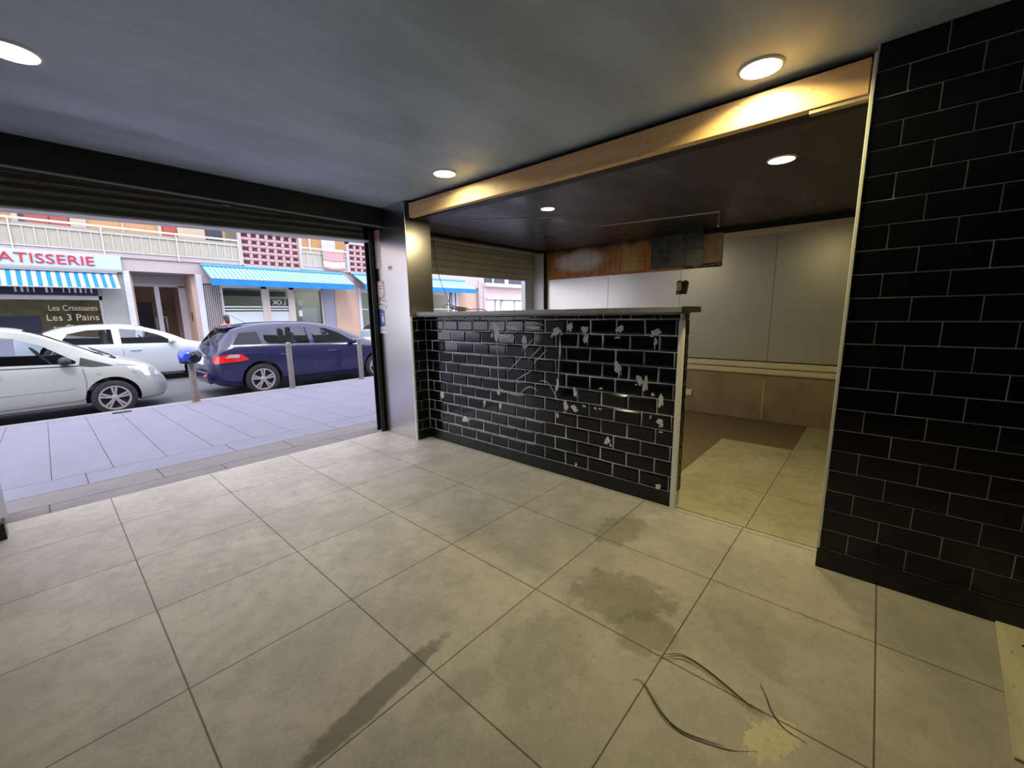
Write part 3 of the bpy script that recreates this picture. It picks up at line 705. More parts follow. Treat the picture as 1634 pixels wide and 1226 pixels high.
labs = ['rusty-footed grey bollard carrying the blue helmet, between the two near cars', 'grey round-capped bollard in front of the navy car rear door', 'grey bollard nearest the pillar, by the navy car front wing']
for i, (bx, by) in enumerate(((1.487, 6.66), (3.11, 6.66), (4.64, 6.66))):
    bz = pz(by)
    t = thing('bollard', labs[i], 'bollard', (bx, by, bz), group='bollards along the kerb')
    h = .93
    MB().lathe([(.052, .0), (.052, h-.10), (.046, h-.095), (.046, h-.08), (.052, h-.075), (.052, h-.02)], n=24).build('post', 'bollard', t, smooth=True)
    MB().lathe([(.052, h-.02), (.046, h+.01), (.030, h+.022), (.001, h+.026)], n=24).build('cap', 'bollard', t, smooth=True)
    MB().lathe([(.075, .0), (.075, .006), (.055, .012), (.0535, .10 if i == 0 else .02), (.052, .10 if i == 0 else .02)], n=24).build('foot', 'rust' if i == 0 else 'bollard', t, smooth=True)
t = thing('helmet', 'glossy blue motorcycle helmet with dark visor hung on the bollard', 'helmet', (1.455, 6.60, .635), rz=-.5)
mb = MB(); mb.ellipsoid((0, 0, 0), (.155, .14, .145), 28, 18)
mb.v = [(x, y, max(z, -.10)) for x, y, z in mb.v]; mb.build('shell', 'helmetblue', t, smooth=True)
MB().ellipsoid((.085, -.02, -.01), (.105, .125, .11), 20, 12).build('visor', 'darkglass', t, smooth=True)
MB().ellipsoid((-.03, -.03, -.075), (.10, .10, .05), 20, 10).build('lining', 'black', t, smooth=True)

# ------------------------------------------------------------------ cars
def interp(K, x):
    if x <= K[0][0]: return K[0][1]
    if x >= K[-1][0]: return K[-1][1]
    for i in range(len(K)-1):
        if K[i][0] <= x <= K[i+1][0]:
            def sl(j):
                if j <= 0 or j >= len(K)-1: j2 = min(max(j, 0), len(K)-1); a, b = (0, 1) if j2 == 0 else (len(K)-2, len(K)-1); return (K[b][1]-K[a][1])/(K[b][0]-K[a][0])
                d0 = (K[j][1]-K[j-1][1])/(K[j][0]-K[j-1][0]); d1 = (K[j+1][1]-K[j][1])/(K[j+1][0]-K[j][0])
                return 0 if d0*d1 <= 0 else 2*d0*d1/(d0+d1)
            h = K[i+1][0]-K[i][0]; s = (x-K[i][0])/h
            return (2*s**3-3*s*s+1)*K[i][1]+(s**3-2*s*s+s)*h*sl(i)+(-2*s**3+3*s*s)*K[i+1][1]+(s**3-s*s)*h*sl(i+1)
class Car:
    def __init__(s, top, belt, bot, wid, roofw, xr, xf):
        s.T, s.B, s.Z, s.Wd, s.R, s.xr, s.xf = top, belt, bot, wid, roofw, xr, xf
    def ring(s, x):
        zt = interp(s.T, x); zl = min(interp(s.B, x), zt-.03); zb = interp(s.Z, x); w = interp(s.Wd, x); wr = interp(s.R, x)*w
        zm = zb+(zl-zb)*.55
        P = [(0, zb), (w*.80, zb), (w*.93, zb+.03), (w*.985, zb+(zl-zb)*.2), (w, zm), (w*.992, zb+(zl-zb)*.75), (w*.975, zl-.05), (w*.945, zl)]
        for k in range(1, 5):
            q = k/5; P.append((w*.945+(wr-w*.945)*q**1.15, zl+(zt-.045-zl)*q))
        P += [(wr, zt-.045), (wr-.05, zt-.015), (wr*.75, zt-.002), (wr*.4, zt+.010), (0, zt+.014)]
        return P
    def side(s, x, z):
        P = s.ring(x)[1:]
        for a, b in zip(P, P[1:]):
            if a[1] <= z <= b[1] and b[1] > a[1]: return a[0]+(b[0]-a[0])*(z-a[1])/(b[1]-a[1])
        return P[-3][0] if z > P[-3][1] else P[0][0]
    def loft(s, n=64):
        mb = MB(); R = []
        xs = [s.xr+(s.xf-s.xr)*(.5-.5*math.cos(PI*(i)/(n-1)))*1.0 for i in range(n)]
        for x in xs:
            P = s.ring(x); full = [(x, y, z) for y, z in P] + [(x, -y, z) for y, z in reversed(P[1:-1])]
            R.append(full)
        m = len(R[0])
        for r in R: mb.v += r
        for i in range(n-1):
            for k in range(m): mb.f.append((i*m+k, i*m+(k+1) % m, (i+1)*m+(k+1) % m, (i+1)*m+k)); mb.mi.append(0)
        mb.f.append(tuple(range(m-1, -1, -1))); mb.mi.append(0); mb.f.append(tuple((n-1)*m+k for k in range(m))); mb.mi.append(0)
        return mb
    def cavity(s, xa, xb, n=26):
        mb = MB(); m = 8
        for i in range(n):
            x = xa+(xb-xa)*i/(n-1); zt = interp(s.T, x)-.05; zl = min(interp(s.B, x), zt-.02); w = interp(s.Wd, x); wr = interp(s.R, x)*w-.05
            wl = w*.945-.07
            mb.v += [(x, -wl, .42), (x, wl, .42), (x, wl, zl-.02), (x, wr+(wl-wr)*.12, zt-.05), (x, wr-.06, zt), (x, -wr+.06, zt), (x, -wr-(wl-wr)*.12, zt-.05), (x, -wl, zl-.02)]
        for i in range(n-1):
            for k in range(m): mb.f.append((i*m+k, i*m+(k+1) % m, (i+1)*m+(k+1) % m, (i+1)*m+k)); mb.mi.append(0)
        mb.f.append(tuple(range(m-1, -1, -1))); mb.mi.append(0); mb.f.append(tuple((n-1)*m+k for k in range(m))); mb.mi.append(0)
        return mb
    def patch(s, poly, off=.004, sides=(1, -1), cuts=2, inset=0):
        mb = MB()
        bm = bmesh.new(); vs = [bm.verts.new((x, 0, z)) for x, z in poly]; bm.faces.new(vs)
        bmesh.ops.triangulate(bm, faces=bm.faces)
        for _ in range(cuts): bmesh.ops.subdivide_edges(bm, edges=bm.edges, cuts=1, use_grid_fill=True)
        bmesh.ops.triangulate(bm, faces=bm.faces)
        bm.verts.index_update()
        for sd in sides:
            b = len(mb.v); mb.v += [(v.co.x, sd*(s.side(v.co.x, v.co.z)+off), v.co.z) for v in bm.verts]
            for f in bm.faces: mb.f.append(tuple(b+v.index for v in f.verts)); mb.mi.append(0)
        bm.free(); return mb
def boolean(o, cutters):
    for c in cutters:
        md = o.modifiers.new('cut', 'BOOLEAN'); md.operation = 'DIFFERENCE'; md.solver = 'EXACT'; md.object = c
        try: md.material_mode = 'TRANSFER'
        except Exception: pass
    dg = bpy.context.evaluated_depsgraph_get(); me = bpy.data.meshes.new_from_object(o.evaluated_get(dg))
    o.modifiers.clear(); old = o.data; o.data = me
    for c in cutters: bpy.data.objects.remove(c)
    for p in me.polygons: p.use_smooth = True
    me.set_sharp_from_angle(angle=math.radians(34))
def wheel(parent, x, y, r, side, spokes, w=.19, rimr=.69):
    o = bpy.data.objects.new('wheel', None); COL.objects.link(o); 
    mb = MB(); s = side
    prof = [(r*rimr, s*0), (r*rimr, -s*.0), (r*rimr+.01, s*.012), (r*.90, s*.016), (r*.975, s*.004), (r, -s*.03), (r, -s*(w-.03)), (r*.95, -s*w), (r*.6, -s*w)]
    mb.lathe(prof, (0, 0, 0), 'y', 40)
    wh = mb.build('wheel', 'tyre', parent, smooth=True); bpy.data.objects.remove(o)
    wh.location = (x, y, r)
    mb = MB(); R = r*rimr
    mb.lathe([(R+.004, s*.010), (R*.90, s*.008), (R*.88, -s*.06), (R+.002, -s*.09)], (0, 0, 0), 'y', 40)
    for k in range(spokes):
        for d in (-.13, .13):
            a = 2*PI*k/spokes+.3
            p0 = Vector((math.cos(a+d*1.6)*R*.22, 0, math.sin(a+d*1.6)*R*.22)); p1 = Vector((math.cos(a+d*1.15)*R*.92, 0, math.sin(a+d*1.15)*R*.92))
            dd = (p1-p0).normalized(); nn = Vector((-dd.z, 0, dd.x)); wa, wb = R*.055, R*.085
            pl = [p0-nn*wa, p1-nn*wb, p1+nn*wb, p0+nn*wa]
            mb.prism([(p.x, p.z) for p in pl], lambda u, v, w_: (u, w_, v), s*.004 if s > 0 else -.004, -s*.02)
    mb.lathe([(.001, s*.010), (R*.20, s*.006), (R*.26, -s*.004), (R*.26, -s*.03)], (0, 0, 0), 'y', 20)
    mb.build('rim', 'rim', wh, smooth=False)
    MB().lathe([(.001, -s*.055), (R*.9, -s*.055)], (0, 0, 0), 'y', 30).build('brake_disc', 'carplastic', wh)
    return wh
def build_car(name, label, loc, C, paint, r, wb, cav, sidewins, shield, rear, spokes=5, molding=None, extra=None, group='cars parked along the street', rz=0, tr=None):
    t = thing(name, label, 'car', loc, rz, group)
    body = C.loft().build('body', paint, t)
    cut = [C.cavity(*cav).build('c', 'carplastic')]
    hw = max(k[1] for k in C.Wd)
    for poly in sidewins: cut.append(MB().prism(poly, lambda u, v, w: (u, w, v), -2, 2).build('c', 'carplastic'))
    for (x0, z0, x1, z1, wd0, wd1) in (shield, rear):
        d = Vector((x1-x0, z1-z0)).normalized(); nn = Vector((-d.y, d.x))*.16; mb = MB()
        a = Vector((x0, z0)); b_ = Vector((x1, z1))
        q = [a-nn, b_-nn, b_+nn, a+nn]; ws = [wd0, wd1, wd1, wd0]
        mb.v += [(p.x, w, p.y) for p, w in zip(q, ws)] + [(p.x, -w, p.y) for p, w in zip(q, ws)]
        mb.f += [(3, 2, 1, 0), (4, 5, 6, 7), (0, 1, 5, 4), (1, 2, 6, 5), (2, 3, 7, 6), (3, 0, 4, 7)]; mb.mi += [0]*6
        cut.append(mb.build('c', 'carplastic'))
    for x in (0, wb):
        for s in (-1, 1):
            y0, y1 = sorted((s*hw*.62, s*(hw+.3)))
            pf = [(.001, y0), (r+.055, y0), (r+.055, y1), (.001, y1)]
            cut.append(MB().lathe(pf, (x, 0, r+.01), 'y', 40).build('c', 'carplastic'))
    for c in cut:
        c.parent = t
    bpy.context.view_layer.update()
    boolean(body, cut)
    for poly in sidewins:
        for sd in (1, -1): C.patch(poly, -.012, (sd,)).build('side_window', 'carglass', t, smooth=True)
    for nm, (x0, z0, x1, z1, wd0, wd1) in (('windscreen', shield), ('rear_window', rear)):
        mb = MB(); n = 8
        for i in range(n+1):
            q = i/n; x = x0+(x1-x0)*q; w = wd0+(wd1-wd0)*q
            for k in range(n+1):
                yy = -1+2*k/n; zz = interp(C.T, x)+.008-.03*yy*yy if nm == 'windscreen' else interp(C.T, x)+.006-.03*yy*yy
                mb.v.append((x, yy*w*1.02, zz-.008))
        for i in range(n):
            for k in range(n): a = i*(n+1)+k; mb.f.append((a, a+1, a+n+2, a+n+1)); mb.mi.append(0)
        mb.build(nm, 'carglass', t, smooth=True)
    for x in (0, wb):
        for s in (-1, 1): wheel(t, x, s*(interp(C.Wd, x)-.012), r, s, spokes)
    # seats and steering wheel
    xm = (cav[0]+cav[1])/2
    for sx in (xm+.15, xm-.65):
        for sy in (-.36, .36):
            mb = MB(); mb.box(sx-.25, sx+.25, sy-.24, sy+.24, .43, .60); mb.prism([(sx-.25, .55), (sx-.12, .55), (sx-.27, 1.05), (sx-.37, 1.05)], lambda u, v, w: (u, w, v), sy-.23, sy+.23)
            mb.box(sx-.36, sx-.28, sy-.12, sy+.12, 1.05, 1.22); mb.build('seat', 'seat', t, bevel=.03)
    mb = MB(); pts = [(xm+.62-.10*math.sin(a), .36+.17*math.cos(a), .93+.15*math.sin(a)) for a in [2*PI*k/20 for k in range(20)]]
    mb.tube(pts, .013, 6, closed=True).build('steering_wheel', 'carplastic', t, smooth=True)
    if molding:
        for sd in (1, -1): C.patch(molding, .006, (sd,)).build('side_moulding', paint, t)
    if extra: extra(t, C)
    return t
def gap_line(C, pts, w=.006, sds=(1, -1)):                                   # shut line drawn as a thin dark strip let into the skin
    mb = MB()
    for (a, b) in zip(pts, pts[1:]):
        n = 6
        for sd in sds:
            base = len(mb.v); d = Vector((b[0]-a[0], b[1]-a[1])); nn = Vector((-d.y, d.x)).normalized()*w/2
            for i in range(n+1):
                p = Vector(a)+d*i/n
                for q in (p-nn, p+nn): mb.v.append((q.x, sd*(C.side(q.x, q.y)+.002), q.y))
            for i in range(n): mb.f.append((base+2*i, base+2*i+1, base+2*i+3, base+2*i+2)); mb.mi.append(0)
    return mb
def mirror(t, C, x, z, m1, m2=None):
    for s in (1, -1):
        mb = MB(); y = C.side(x, z-.03)
        mb.ellipsoid((x+.03, s*(y+.11), z), (.075, .105, .07), 16, 10); mb.tube([(x+.03, s*(y-.01), z-.05), (x+.03, s*(y+.08), z-.03)], .022, 8, 1)
        mb.build('wing_mirror', [m1, 'carplastic'], t, smooth=True)

# near white hatchback (local x: rear axle = 0, front axle = 2.37)
A = Car(top=[(-.62, .62), (-.58, 1.0), (-.42, 1.33), (-.2, 1.42), (.3, 1.475), (.9, 1.485), (1.29, 1.475), (1.55, 1.42), (1.92, 1.235), (2.40, .965), (2.65, .885), (2.92, .77), (3.05, .62), (3.13, .50)],
        belt=[(-.62, .60), (-.5, .93), (.5, .93), (1.4, .915), (2.0, .87), (2.38, .84), (2.6, .80), (2.9, .68), (3.13, .46)],
        bot=[(-.62, .36), (-.45, .22), (0, .20), (2.4, .20), (2.8, .19), (3.05, .20), (3.13, .28)],
        wid=[(-.62, .58), (-.45, .76), (0, .825), (2.3, .825), (2.6, .80), (2.86, .70), (3.03, .52), (3.13, .34)],
        roofw=[(-.62, .80), (-.3, .74), (1.2, .735), (1.7, .77), (2.3, .86), (2.45, .90), (3.13, .90)], xr=-.62, xf=3.13)
def extraA(t, C):
    for sd in (1, -1): C.patch([(2.58, .80), (2.66, .68), (2.78, .62), (3.00, .56), (3.02, .60), (2.93, .72), (2.8, .785)], .004, (sd,)).build('headlamp', 'lens', t, smooth=True)
    for sd in (1, -1): C.patch([(2.98, .32), (3.055, .33), (3.06, .43), (2.99, .44)], .006, (sd,)).build('fog_lamp', 'lens', t, smooth=True)
    for sd in (1, -1): C.patch([(2.05, .99), (2.42, .83), (2.16, .83), (2.02, .86)], .006, (sd,)).build('mirror_triangle', 'carplastic', t, smooth=True)
    for sd in (1, -1): gap_line(C, [(2.05, .84), (2.07, .60), (2.04, .34), (1.98, .30), (.7, .26)], sds=(sd,)).build('door_gap', 'black', t)
    for sd in (1, -1): gap_line(C, [(2.44, .84), (2.72, .79), (3.0, .62)], sds=(sd,)).build('bonnet_gap', 'black', t)
    for sd in (1, -1): gap_line(C, [(2.02, .86), (.55, .905)], .018, sds=(sd,)).build('window_seal', 'carplastic', t)
    mb = MB(); mb.box(1.0, 1.2, -.86, -.835, .80, .83); mb.build('door_handle', 'carwhite', t)
    MB().box(3.06, 3.14, -.26, .26, .36, .46).build('number_plate', 'plate', t)
    MB().box(2.20, 2.24, -.818, -.815, .70, .715).build('badge', 'chrome', t)
    for y in (-.45, .15): MB().tube([(2.44, y, .975), (2.30, y+.25, 1.05), (2.24, y+.55, 1.075)], .010, 6).build('wiper', 'carplastic', t)
    MB().box(2.37, 2.47, -.66, .66, .935, .962).build('cowl', 'carplastic', t)
    mirror(t, C, 1.84, .95, 'carplastic')
build_car('car', 'white hatchback cut by the left edge, parked nearest the pavement', (-1.86, 8.03, -.30), A, 'carwhite', .29, 2.37, (-.35, 2.36),
          [[(.62, .955), (1.98, .895), (2.0, .93), (1.66, 1.20), (1.40, 1.32), (1.15, 1.355), (.66, 1.365)], [(-.2, .98), (.50, .955), (.52, 1.36), (.1, 1.34)]],
          (2.33, .99, 1.50, 1.43, .64, .54), (-.50, 1.12, -.34, 1.36, .56, .50), spokes=5, molding=[(.7, .48), (1.90, .505), (1.94, .525), (1.90, .55), (.7, .54)], extra=extraA)

# navy hatchback (rear axle 0, front axle 2.63)
Bc = Car(top=[(-.86, .58), (-.845, .78), (-.78, .92), (-.66, 1.10), (-.50, 1.28), (-.42, 1.36), (-.2, 1.42), (.12, 1.465), (.55, 1.48), (1.0, 1.475), (1.5, 1.42), (1.75, 1.345), (2.31, 1.09), (2.62, .965), (2.9, .90), (3.2, .82), (3.40, .68), (3.48, .56)],
         belt=[(-.86, .56), (-.80, .84), (-.6, .98), (-.4, 1.02), (.1, 1.005), (1.1, .965), (2.0, .925), (2.5, .88), (3.1, .76), (3.48, .52)],
         bot=[(-.86, .42), (-.80, .30), (-.6, .22), (-.3, .20), (2.7, .19), (3.2, .19), (3.4, .22), (3.48, .32)],
         wid=[(-.86, .60), (-.80, .72), (-.66, .84), (-.4, .89), (0, .90), (2.6, .90), (3.0, .86), (3.3, .66), (3.48, .40)],
         roofw=[(-.86, .80), (-.55, .74), (0, .70), (1.5, .71), (2.2, .80), (2.7, .90), (3.48, .90)], xr=-.86, xf=3.48)
def extraB(t, C):
    for sd in (1, -1): C.patch([(-.80, .70), (-.42, .72), (-.22, .745), (-.33, .86), (-.52, .88), (-.79, .83)], .007, (sd,), cuts=3).build('tail_lamp', 'tail', t, smooth=True)
    for sd in (1, -1): C.patch([(-.62, .80), (-.40, .80), (-.36, .855), (-.55, .865)], .010, (sd,)).build('reversing_lamp', 'lens', t, smooth=True)
    for sd in (1, -1): C.patch([(-.46, 1.06), (.05, 1.045), (.02, 1.30), (-.30, 1.28)], .004, (sd,)).build('quarter_window', 'darkglass', t, smooth=True)
    for sd in (1, -1): gap_line(C, [(-.50, 1.035), (.1, 1.02), (1.1, .98), (2.25, .92)], .020, sds=(sd,)).build('chrome_strip', 'chrome', t)
    for sd in (1, -1): gap_line(C, [(.10, 1.0), (.14, .62), (.40, .42), (.44, .24)], sds=(sd,)).build('rear_door_gap', 'black', t)
    for sd in (1, -1): gap_line(C, [(1.16, .95), (1.18, .30), (.5, .26)], sds=(sd,)).build('front_door_gap', 'black', t)
    for sd in (1, -1): gap_line(C, [(2.20, .90), (2.18, .40), (2.10, .30)], sds=(sd,)).build('wing_gap', 'black', t)
    for x in (.38, 1.38): MB().tube([(x, -.895, .80), (x+.03, -.925, .81), (x+.19, -.925, .81), (x+.22, -.895, .80)], .012, 6).build('door_handle', 'carblue', t, smooth=True)
    MB().prism([(-.845, .66), (-.87, .665), (-.85, .80), (-.825, .80)], lambda u, v, w: (u, w, v), -.27, .27).build('number_plate', 'plate', t)
    MB().prism([(-.86, .52), (-.885, .50), (-.885, .36), (-.84, .28), (-.80, .30)], lambda u, v, w: (u, w, v), -.56, .56).build('rear_bumper', 'carblue', t, bevel=.012)
    MB().prism([(-.53, 1.385), (-.20, 1.43), (-.18, 1.405), (-.50, 1.355)], lambda u, v, w: (u, w, v), -.56, .56).build('spoiler', 'carblue', t, bevel=.008)
    for q in (-1, 1): MB().tube([(-.86, .50*q, .44), (-.90, .44*q, .44)], .03, 10).build('reflector', 'tail', t)
    MB().tube([(.02, -.1, 1.47), (-.30, -.1, 1.66)], .004, 6).build('aerial', 'carplastic', t)
    for sd in (1, -1): gap_line(C, [(-.80, .60), (-.5, .60), (-.40, .62)], .008, sds=(sd,)).build('bumper_gap', 'black', t)
    MB().tube([(-.70, -.25, 1.09), (-.60, .25, 1.22)], .009, 6).build('rear_wiper', 'carplastic', t)
    mirror(t, C, 1.98, 1.0, 'carblue')
build_car('car', 'navy blue hatchback seen from its red-lamped rear, behind the grey bollards', (2.76, 8.08, -.30), Bc, 'carblue', .32, 2.63, (-.45, 2.35),
          [[(.18, 1.045), (1.02, 1.01), (1.0, 1.355), (.55, 1.365), (.24, 1.345), (.13, 1.24), (.12, 1.12)], [(1.12, 1.005), (2.05, .965), (2.07, .985), (1.74, 1.20), (1.46, 1.315), (1.10, 1.355)]],
          (2.38, 1.08, 1.60, 1.40, .66, .56), (-.72, 1.03, -.47, 1.31, .62, .54), spokes=5, extra=extraB)

# far white hatchback (rear axle 0, front axle 2.57)
Cc = Car(top=[(-.66, .62), (-.62, .95), (-.45, 1.15), (-.12, 1.32), (.1, 1.40), (.5, 1.455), (1.0, 1.47), (1.4, 1.43), (1.75, 1.33), (2.1, 1.18), (2.42, 1.01), (2.75, .93), (3.1, .82), (3.30, .66), (3.38, .54)],
         belt=[(-.66, .60), (-.5, .98), (-.1, .99), (1.0, .97), (2.0, .94), (2.5, .90), (3.0, .78), (3.38, .50)],
         bot=[(-.66, .36), (-.5, .24), (0, .20), (2.6, .19), (3.1, .20), (3.38, .30)],
         wid=[(-.66, .62), (-.45, .80), (0, .86), (2.5, .86), (2.9, .82), (3.2, .64), (3.38, .38)],
         roofw=[(-.66, .80), (-.3, .75), (.5, .71), (1.5, .72), (2.2, .82), (2.6, .90), (3.38, .90)], xr=-.66, xf=3.38)
def extraC(t, C):
    p = t['paint']; del t['paint']
    for sd in (1, -1): gap_line(C, [(1.06, .96), (1.07, .35), (.9, .27)], sds=(sd,)).build('door_gap', 'black', t)
    for sd in (1, -1): gap_line(C, [(2.15, .90), (2.12, .35)], sds=(sd,)).build('wing_gap', 'black', t)
    for sd in (1, -1): C.patch([(2.85, .80), (2.95, .68), (3.22, .60), (3.25, .66), (3.08, .79)], .004, (sd,)).build('headlamp', 'lens', t, smooth=True)
    for sd in (1, -1): C.patch([(-.60, .78), (-.36, .80), (-.40, .96), (-.56, .94)], .006, (sd,)).build('tail_lamp', 'tail', t, smooth=True)
    for x in (.25, 1.2): MB().tube([(x, -.85, .83), (x+.03, -.875, .84), (x+.17, -.875, .84), (x+.2, -.85, .83)], .012, 6).build('door_handle', p, t, smooth=True)
    MB().prism([(-.66, .66), (-.685, .665), (-.675, .78), (-.65, .78)], lambda u, v, w: (u, w, v), -.26, .26).build('number_plate', 'plate', t)
    mirror(t, C, 1.98, 1.02, p)
def far_car(lab, loc, paint):
    _thing = thing
    def w(t, C): t['paint'] = paint; extraC(t, C)
    return build_car('car', lab, loc, Cc, paint, .31, 2.57, (-.40, 2.35),
          [[(-.0, 1.02), (.92, 1.0), (.92, 1.355), (.5, 1.345), (.18, 1.27)], [(1.06, 1.0), (2.12, .965), (1.80, 1.18), (1.45, 1.315), (1.06, 1.36)]],
          (2.36, 1.05, 1.55, 1.38, .62, .54), (-.52, 1.05, -.18, 1.28, .58, .50), spokes=7, extra=w)
far_car('white five-door hatchback parked across the street by the bakery', (.04, 12.36, -.30), 'carwhite2')
far_car('pale car glimpsed across the street beside the dark shutter guide', (8.75, 12.40, -.30), 'carsilver')

# ------------------------------------------------------------------ building across the street
G = -.20; FY = 15.0
t = thing('apartment_building', 'long pinkish apartment block with shops and balconies across the street', 'building', (0, FY, G))
def bpart(name, m, boxes, parent=None, bevel=0):
    mb = MB()
    if name in ('window', 'door', 'block_screen'):
        for b in boxes: mb.box(b[0], b[1], b[2]-FY, b[3]-FY, b[4]-G, b[5]-G)
        return mb.build(name, m, parent or t, bevel=bevel)
    for b in boxes: o = MB().box(b[0], b[1], b[2]-FY, b[3]-FY, b[4]-G, b[5]-G).build(name, m, parent or t, bevel=bevel)
    return o
bpart('facade_band', 'pinkwhite', [(-9, 16.95, 15.0, 15.3, 2.74, 3.20), (-9, 16.95, 15.0, 15.3, 2.45, 2.74) if False else (3.66, 9.3, 15.0, 15.3, 2.45, 2.74), (9.3, 15.3, 15.0, 15.3, 2.45, 2.74)])
bpart('upper_wall', 'orange_wall', [(-9, 4.85, 16.3, 16.5, 3.2, 6.2), (6.95, 16.95, 16.3, 16.5, 3.2, 6.2)])
bpart('upper_wall', 'cream_wall', [(-9, 16.95, 15.2, 16.5, 6.2, 8)])
bpart('balcony_slab', 'pinkwhite', [(-9, 4.85, 14.95, 16.3, 3.12, 3.27), (6.95, 8.85, 14.95, 16.3, 3.12, 3.27)])
bpart('grey_pillar', 'greypill', [(1.17, 1.70, 15.0, 15.25, G, 2.74)])
bpart('white_post', 'whitepost', [(1.70, 1.85, 14.97, 15.25, G, 2.74)]); bpart('white_post', 'whitepost', [(3.49, 3.66, 14.97, 15.25, G, 2.74)])
bpart('dark_column', M_ := mat('slate_column', (.26, .27, .36), .5), [(7.72, 8.2, 15.0, 15.4, G, 2.45)])
bpart('peach_wall', 'peach', [(8.2, 9.25, 14.98, 15.3, G, 2.50)]); bpart('white_post', 'whitepost', [(9.25, 9.37, 14.95, 15.25, G, 2.5)])
bpart('side_wall', 'peach', [(14.95, 16.95, 15.15, 15.4, G, 2.74)]); bpart('white_post', 'whitepost', [(14.60, 14.78, 14.95, 15.25, G, 2.74), (14.88, 15.0, 14.95, 15.25, G, 2.74)])
bpart('white_post', 'pinkwhite', [(16.6, 16.95, 14.95, 15.3, G, 3.2)])
bpart('upper_wall', 'pinkwhite', [(11.0, 16.95, 15.0, 15.3, 3.2, 6.2)])
bpart('back_wall', 'shopin', [(-9, 16.9, 20.0, 20.2, G, 6.2)])
bpart('ceiling_slab', 'shopin', [(-9, 16.9, 15.3, 20.0, 2.80, 3.0)])
bpart('roof', 'cream_wall', [(-9, 16.9, 15.2, 20, 8, 8.2)])  # unseen; building kept low so more sky light reaches the room
# bakery window
w_ = bpart('window', 'alu', [(-9, 1.17, 15.05, 15.12, 1.86, 1.98), (-9, 1.17, 15.05, 15.12, 2.55, 2.74), (1.10, 1.17, 15.05, 15.12, G, 2.6), (-1.05, -.95, 15.05, 15.12, G, 2.6)])
bpart('pane', 'glass', [(-9, 1.12, 15.08, 15.088, G+.5, 1.86)], w_)
bpart('window_sill', 'greypill', [(-9, 1.17, 15.0, 15.2, G, G+.5)])
bpart('dark_fascia', 'doordark', [(-9, 1.10, 15.03, 15.06, 2.0, 2.56)])
bpart('interior_wall', 'bakedin', [(-9, 1.6, 17.2, 17.3, G, 2.8), (1.55, 1.6, 15.3, 17.2, G, 2.8)])
mb = MB(); rr_ = random.Random(5)
for i in range(46):
    x = -4+i*.11; h = rr_.uniform(.1, .3)
    if rr_.random() < .7: mb.box(x, x+rr_.uniform(.02, .05), 15.022-FY, 15.03-FY, 2.06-G, 2.06+h-G)
mb.build('fascia_print', 'offwhite', t)
def btext(body, size, x, z, y, m, name, mirror_=False, parent=None, width=None):
    mb = text_mb(body, size, lambda a, b, c: (a, c, b), .008, mirror_)
    k = (width/mb.w) if width else 1
    mb.v = [(x+v[0]*k, y-FY+v[1], z-G+v[2]) for v in mb.v]
    return mb.build(name, m, parent or t)
M['fadedtext'] = mat('faded_cream_lettering', (.42, .38, .27), .6)
btext('Les Croissants', .22, .05, 1.56, 15.07, 'fadedtext', 'window_lettering', width=.98)
btext('Les 3 Pains', .26, -.02, 1.28, 15.07, 'fadedtext', 'window_lettering', width=1.05)
btext('au Chocolat', .24, .08, 1.0, 15.07, 'fadedtext', 'window_lettering', width=.95)
bpart('display_screen', 'doordark', [(-1.5, -.12, 15.5, 15.6, .3, 1.42)])
bpart('display_case', 'doorwood', [(-6, 1.3, 16.2, 16.8, G, .95)])
mb = MB(); mb.ellipsoid((.45, .6, .93-G), (.45, .3, .18), 16, 8); mb.ellipsoid((-.1, .6, .80-G), (.4, .3, .15), 16, 8); mb.build('bread_display', 'card', t, smooth=True)
# entrance
bpart('entrance_wall', 'peach', [(3.40, 3.49, 15.25, 16.4, G, 2.74), (1.85, 1.93, 15.25, 16.4, G, 2.74)])
bpart('entrance_ceiling', 'greypill', [(1.85, 3.49, 15.3, 16.4, 2.72, 2.80)])
d_ = bpart('door', 'alu', [(1.95, 3.40, 16.2, 16.25, 2.36, 2.74), (2.55, 2.68, 16.18, 16.25, G, 2.4), (1.93, 2.0, 16.2, 16.25, G, 2.4), (3.2, 3.40, 16.2, 16.25, G, 2.4)])
bpart('pane', 'glass', [(2.0, 2.55, 16.22, 16.226, G, 2.36), (2.68, 3.2, 16.22, 16.226, G, 2.36)], d_)
bpart('door_handle', 'chrome', [(2.47, 2.50, 16.12, 16.15, .5, 1.35), (2.74, 2.77, 16.12, 16.15, .5, 1.35), (2.47, 2.55, 16.12, 16.2, 1.33, 1.36), (2.68, 2.77, 16.12, 16.2, 1.33, 1.36)], d_)
bpart('hall_wall', 'peach', [(1.9, 3.5, 18.5, 18.6, G, 2.8), (3.45, 3.5, 16.4, 18.5, G, 2.8), (1.85, 1.9, 16.4, 18.5, G, 2.8)])
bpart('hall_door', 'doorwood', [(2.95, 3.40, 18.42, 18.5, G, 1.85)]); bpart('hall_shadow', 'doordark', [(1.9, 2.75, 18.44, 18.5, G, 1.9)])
bpart('intercom', 'darkmetal', [(3.385, 3.40, 15.6, 15.72, 1.2, 1.5)])
# folding gate
mb = MB(); n = 16
for i in range(n):
    x = 3.70+i*.030; mb.box(x, x+.014, 15.02-FY+(i % 2)*.03, 15.05-FY+(i % 2)*.03, 0, 2.42-G)
mb.build('folding_gate', 'grilleslat', t); bpart('gate_backing', 'doordark', [(3.66, 4.16, 15.1, 15.12, G, 2.45)])
